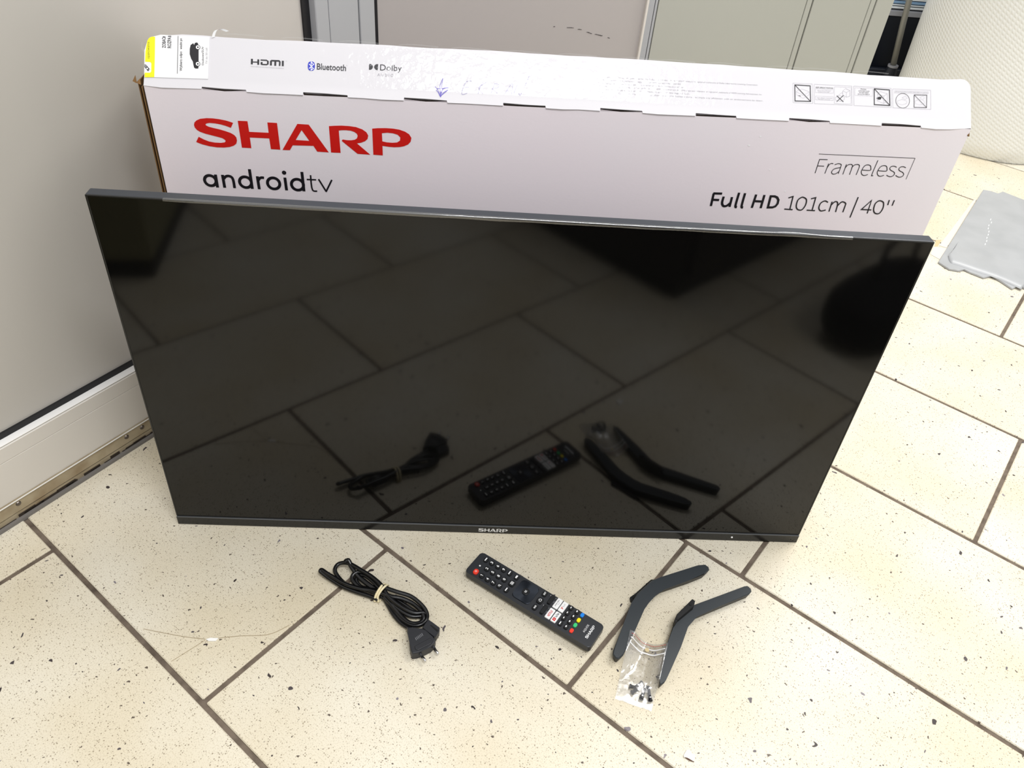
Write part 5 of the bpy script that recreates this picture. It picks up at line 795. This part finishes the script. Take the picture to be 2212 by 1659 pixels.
# ---------------------------------------------------------------- clear bag with screws
legpoly = [(p[0], p[1]) for p in mm(OBJ['leg2'])]
leg1poly = [(p[0], p[1]) for p in mm(OBJ['leg1'])]
def sdist(x, y, poly):
    best = 1e9; ins = False; n = len(poly); j = n - 1
    for i in range(n):
        ax_, ay = poly[i]; bx_, by = poly[j]
        if (ay > y) != (by > y) and x < (bx_ - ax_) * (y - ay) / (by - ay) + ax_: ins = not ins
        dx, dy = bx_ - ax_, by - ay; t = max(0, min(1, ((x - ax_) * dx + (y - ay) * dy) / (dx * dx + dy * dy + 1e-12)))
        best = min(best, math.hypot(x - ax_ - t * dx, y - ay - t * dy)); j = i
    return -best if ins else best
def lift(x, y):
    z = 0
    for pl_ in (legpoly, leg1poly):
        d = sdist(x, y, pl_); z = max(z, .0150 if d < .001 else (.0150 * (1 - (d - .001) / .020) ** 2 if d < .021 else 0))
    return z
bc = [Vector(p[:2]) / 1000 for p in OBJ['bagcorn']]
bag = thing('zip_bag', 'small clear zip bag holding black screws, half on the farther stand leg', 'plastic bag', (0, 0, 0))
for name, sgn in (('film', 1), ('rear_film', 0)):
    bm = bmesh.new(); g = []; nu, nv = 46, 64
    for i in range(nu + 1):
        row = []
        for j in range(nv + 1):
            s, t = i / nu, j / nv; p = bc[0].lerp(bc[1], s).lerp(bc[3].lerp(bc[2], s), t)
            e = min(1, 6 * s * (1 - s)) * min(1, 7 * (1 - t)) * min(1, .25 + 5 * t)
            puff = .0070 * math.exp(-((s - .50) ** 2 / .12 + (t - .74) ** 2 / .10)) + .0012
            w = noise.noise(Vector((p.x * 95, p.y * 60, 2))) + .5 * noise.noise(Vector((p.x * 240, p.y * 240, 7)))
            fold = .0016 * math.exp(-((s - .62 - .25 * (t - .5)) / .035) ** 2) * (1 if .3 < t < .9 else 0)
            z = lift(p.x, p.y) + .0007 + (sgn * e * (puff + .0004 * max(w, -.6) + fold * .35 + .0008) if sgn else 0)
            if sgn: z += .0004
            row.append(bm.verts.new((p.x, p.y, z)))
        g.append(row)
    for i in range(nu):
        for j in range(nv): bm.faces.new((g[i][j], g[i + 1][j], g[i + 1][j + 1], g[i][j + 1]))
    link_mesh(name, bm, M['bag'], bag, True)
def onbag(s, t, dz): 
    p = bc[0].lerp(bc[1], s).lerp(bc[3].lerp(bc[2], s), t); return (p.x, p.y, lift(p.x, p.y) + dz)
for nm, t_, m_, r_ in (('red_line', .060, mat('zip_red', 'c0504a', .4), .00022), ('zip_strip', .125, mat('zip_white', 'f4f4f6', .3), .0005), ('zip_strip', .205, mat('zip_white', 'f4f4f6', .3), .0006)):
    bm = bmesh.new(); tube(bm, [onbag(k / 20, t_ + .004 * math.sin(k), .0040) for k in range(1, 20)], r_, 6, 1.6)
    link_mesh(nm, bm, m_, bag, True)
h = mm(OBJ['hole']); bm = bmesh.new(); hx, hy = h[0][0], h[0][1]
bmesh.ops.create_cone(bm, cap_ends=True, segments=16, radius1=.0028, radius2=.0028, depth=.0004, matrix=Matrix.Translation((hx, hy, .0056)))
link_mesh('hang_hole', bm, M['stain'], bag)
wm = []
for cxs, ct, s in ((.17, .66, 1), (.70, .76, 1)):
    p = Vector(onbag(cxs, ct, 0)); X, Y = p.x * 1000, p.y * 1000
    wm += [['S', [[X - 3, Y - 1.5], [X + 3, Y - 1.5], [X, Y + 3]], .45, 'white', 0, 1], ['S', [[X - 3, Y - 3], [X + 3, Y - 3]], .4, 'white', 0, 0], ['S', [[X - 3, Y - 4], [X + 3, Y - 4]], .4, 'white', 0, 0]]
draw('recycling_mark', wm, lambda u, v, hh: Vector((u, v, .0072 + hh)), bag)
slabel = ['uppermost black screw in the clear bag, head towards the stand leg', 'black screw at the left of the cluster in the clear bag', 'lower left black screw in the clear bag, head down left', 'longer black screw in the middle of the clear bag', 'rightmost black screw in the clear bag, head at the bottom']
for i, l in enumerate(OBJ['screws']):
    q = [Vector(p) / 1000 for p in l]; z = (.0033, .0035, .0037, .0035, .0035)[i]
    for v in q: v.z = z
    d = (q[2] - q[0]); ln = max(d.length, .012 if i < 3 else .018); d.normalize()
    t = thing('screw', slabel[i], 'screw', (q[0].x, q[0].y, z), math.atan2(d.y, d.x), 'black screws in the clear bag')
    bm = bmesh.new(); tube(bm, [(-.0012, 0, 0), (-.0009, 0, 0), (.0004, 0, 0), (.0018, 0, 0)], [.0019, .0029, .0029, .0017], 14)
    hd = link_mesh('head', bm, M['bscrew'], t)
    bm = bmesh.new(); n = int(ln / .0007); tube(bm, [(.0015 + k * .0007, 0, 0) for k in range(n)], [.0019 + (.00028 if k % 2 else 0) for k in range(n)], 10)
    link_mesh('shank', bm, M['bscrew'], t)
    if i in (3, 4):
        bm = bmesh.new(); tube(bm, [(.0024, 0, 0), (.0032, 0, 0)], .0031, 14); link_mesh('washer', bm, M['steel'], t)

# ---------------------------------------------------------------- litter
ch = thing('plaster_chip', 'tiny white plaster chip on the tile near the bottom edge', 'chip', (0, 0, 0))
slab('flake', [(p[0], p[1]) for p in mm(OBJ['chip'])], .0003, .0024, M['plaster'], ch, .0006, 1)
slab('crumb', [(p[0], p[1]) for p in mm(OBJ['chip2'])], .0001, .0014, M['rust'], ch, .0003, 1)
th = thing('thread_scrap', 'thin brown thread scrap on the tile at lower left', 'thread', (0, 0, 0))
bm = bmesh.new()
for l in OBJ['debris']: tube(bm, [(p[0], p[1], .0006) for p in catmull(mm(l), False, 4)], .00022, 5)
link_mesh('fibre', bm, M['thread'], th)
slab('husk', [(p[0], p[1]) for p in mm(OBJ['debrisblob'])], .0001, .0014, M['plaster'], th, .0004, 1)

# ---------------------------------------------------------------- what the screen mirrors behind the camera
EX = Vector((math.cos(R(-40.2)), math.sin(R(-40.2)))); 
ck = thing('storage_cabinet', 'dark brown cabinet in front of the screen, seen only mirrored in it', 'cabinet', (.845, -.662, 0), R(-40.2))
box('plinth', M['gap'], ck, .02, .78, -.58, -.02, .0, .06)
box('body', mat('dark_brown_laminate', '1c1613', .5), ck, 0, .80, -.60, 0, .04, .74, .003)
box('door', mat('dark_brown_door', '211a16', .45), ck, .01, .395, 0, .016, .07, .72, .002)
box('door', mat('dark_brown_door', '211a16', .45), ck, .405, .79, 0, .016, .07, .72, .002)
bgc = thing('counter', 'beige counter with black plinth left of the camera, seen mirrored in the screen', 'counter', (-.240, -.662, 0), R(-6))
box('plinth', M['gap'], bgc, -.34, -.005, -.55, -.008, 0, .045, .004)
box('body', mat('beige_laminate', '8f8a66', .5), bgc, -.34, 0, -.55, 0, .045, .80, .003)
box('worktop', mat('beige_top', '9b9684', .5), bgc, -.36, .02, -.57, .02, .80, .83, .003)
bgk = thing('standin_bag', 'soft black bag on the floor right of the camera, seen mirrored in the screen', 'bag', (1.27, -.60, 0), R(-35))  # bag invented to give the dark blob mirrored in the screen
bm = bmesh.new(); bmesh.ops.create_uvsphere(bm, u_segments=32, v_segments=20, radius=1)
for v in bm.verts:
    x, y, z = v.co; pw = lambda a, e: math.copysign(abs(a) ** e, a)
    v.co = Vector((.17 * pw(x, .6), .085 * pw(y, .7), .07 + .07 * pw(z, .7) + .006 * noise.noise(Vector((x * 3, y * 3, z * 3)))))
for v in bm.verts: v.co.z = max(v.co.z, 0.0005)
link_mesh('body', bm, mat('black_cloth', '0b0b0c', .8), bgk, True)
bm = bmesh.new(); tube(bm, [(-.07, -.02, .13), (-.06, -.02, .20), (0, -.02, .235), (.06, -.02, .20), (.07, -.02, .13)], .006, 8); link_mesh('handle', bm, mat('black_strap', '0e0e10', .7), bgk, True)
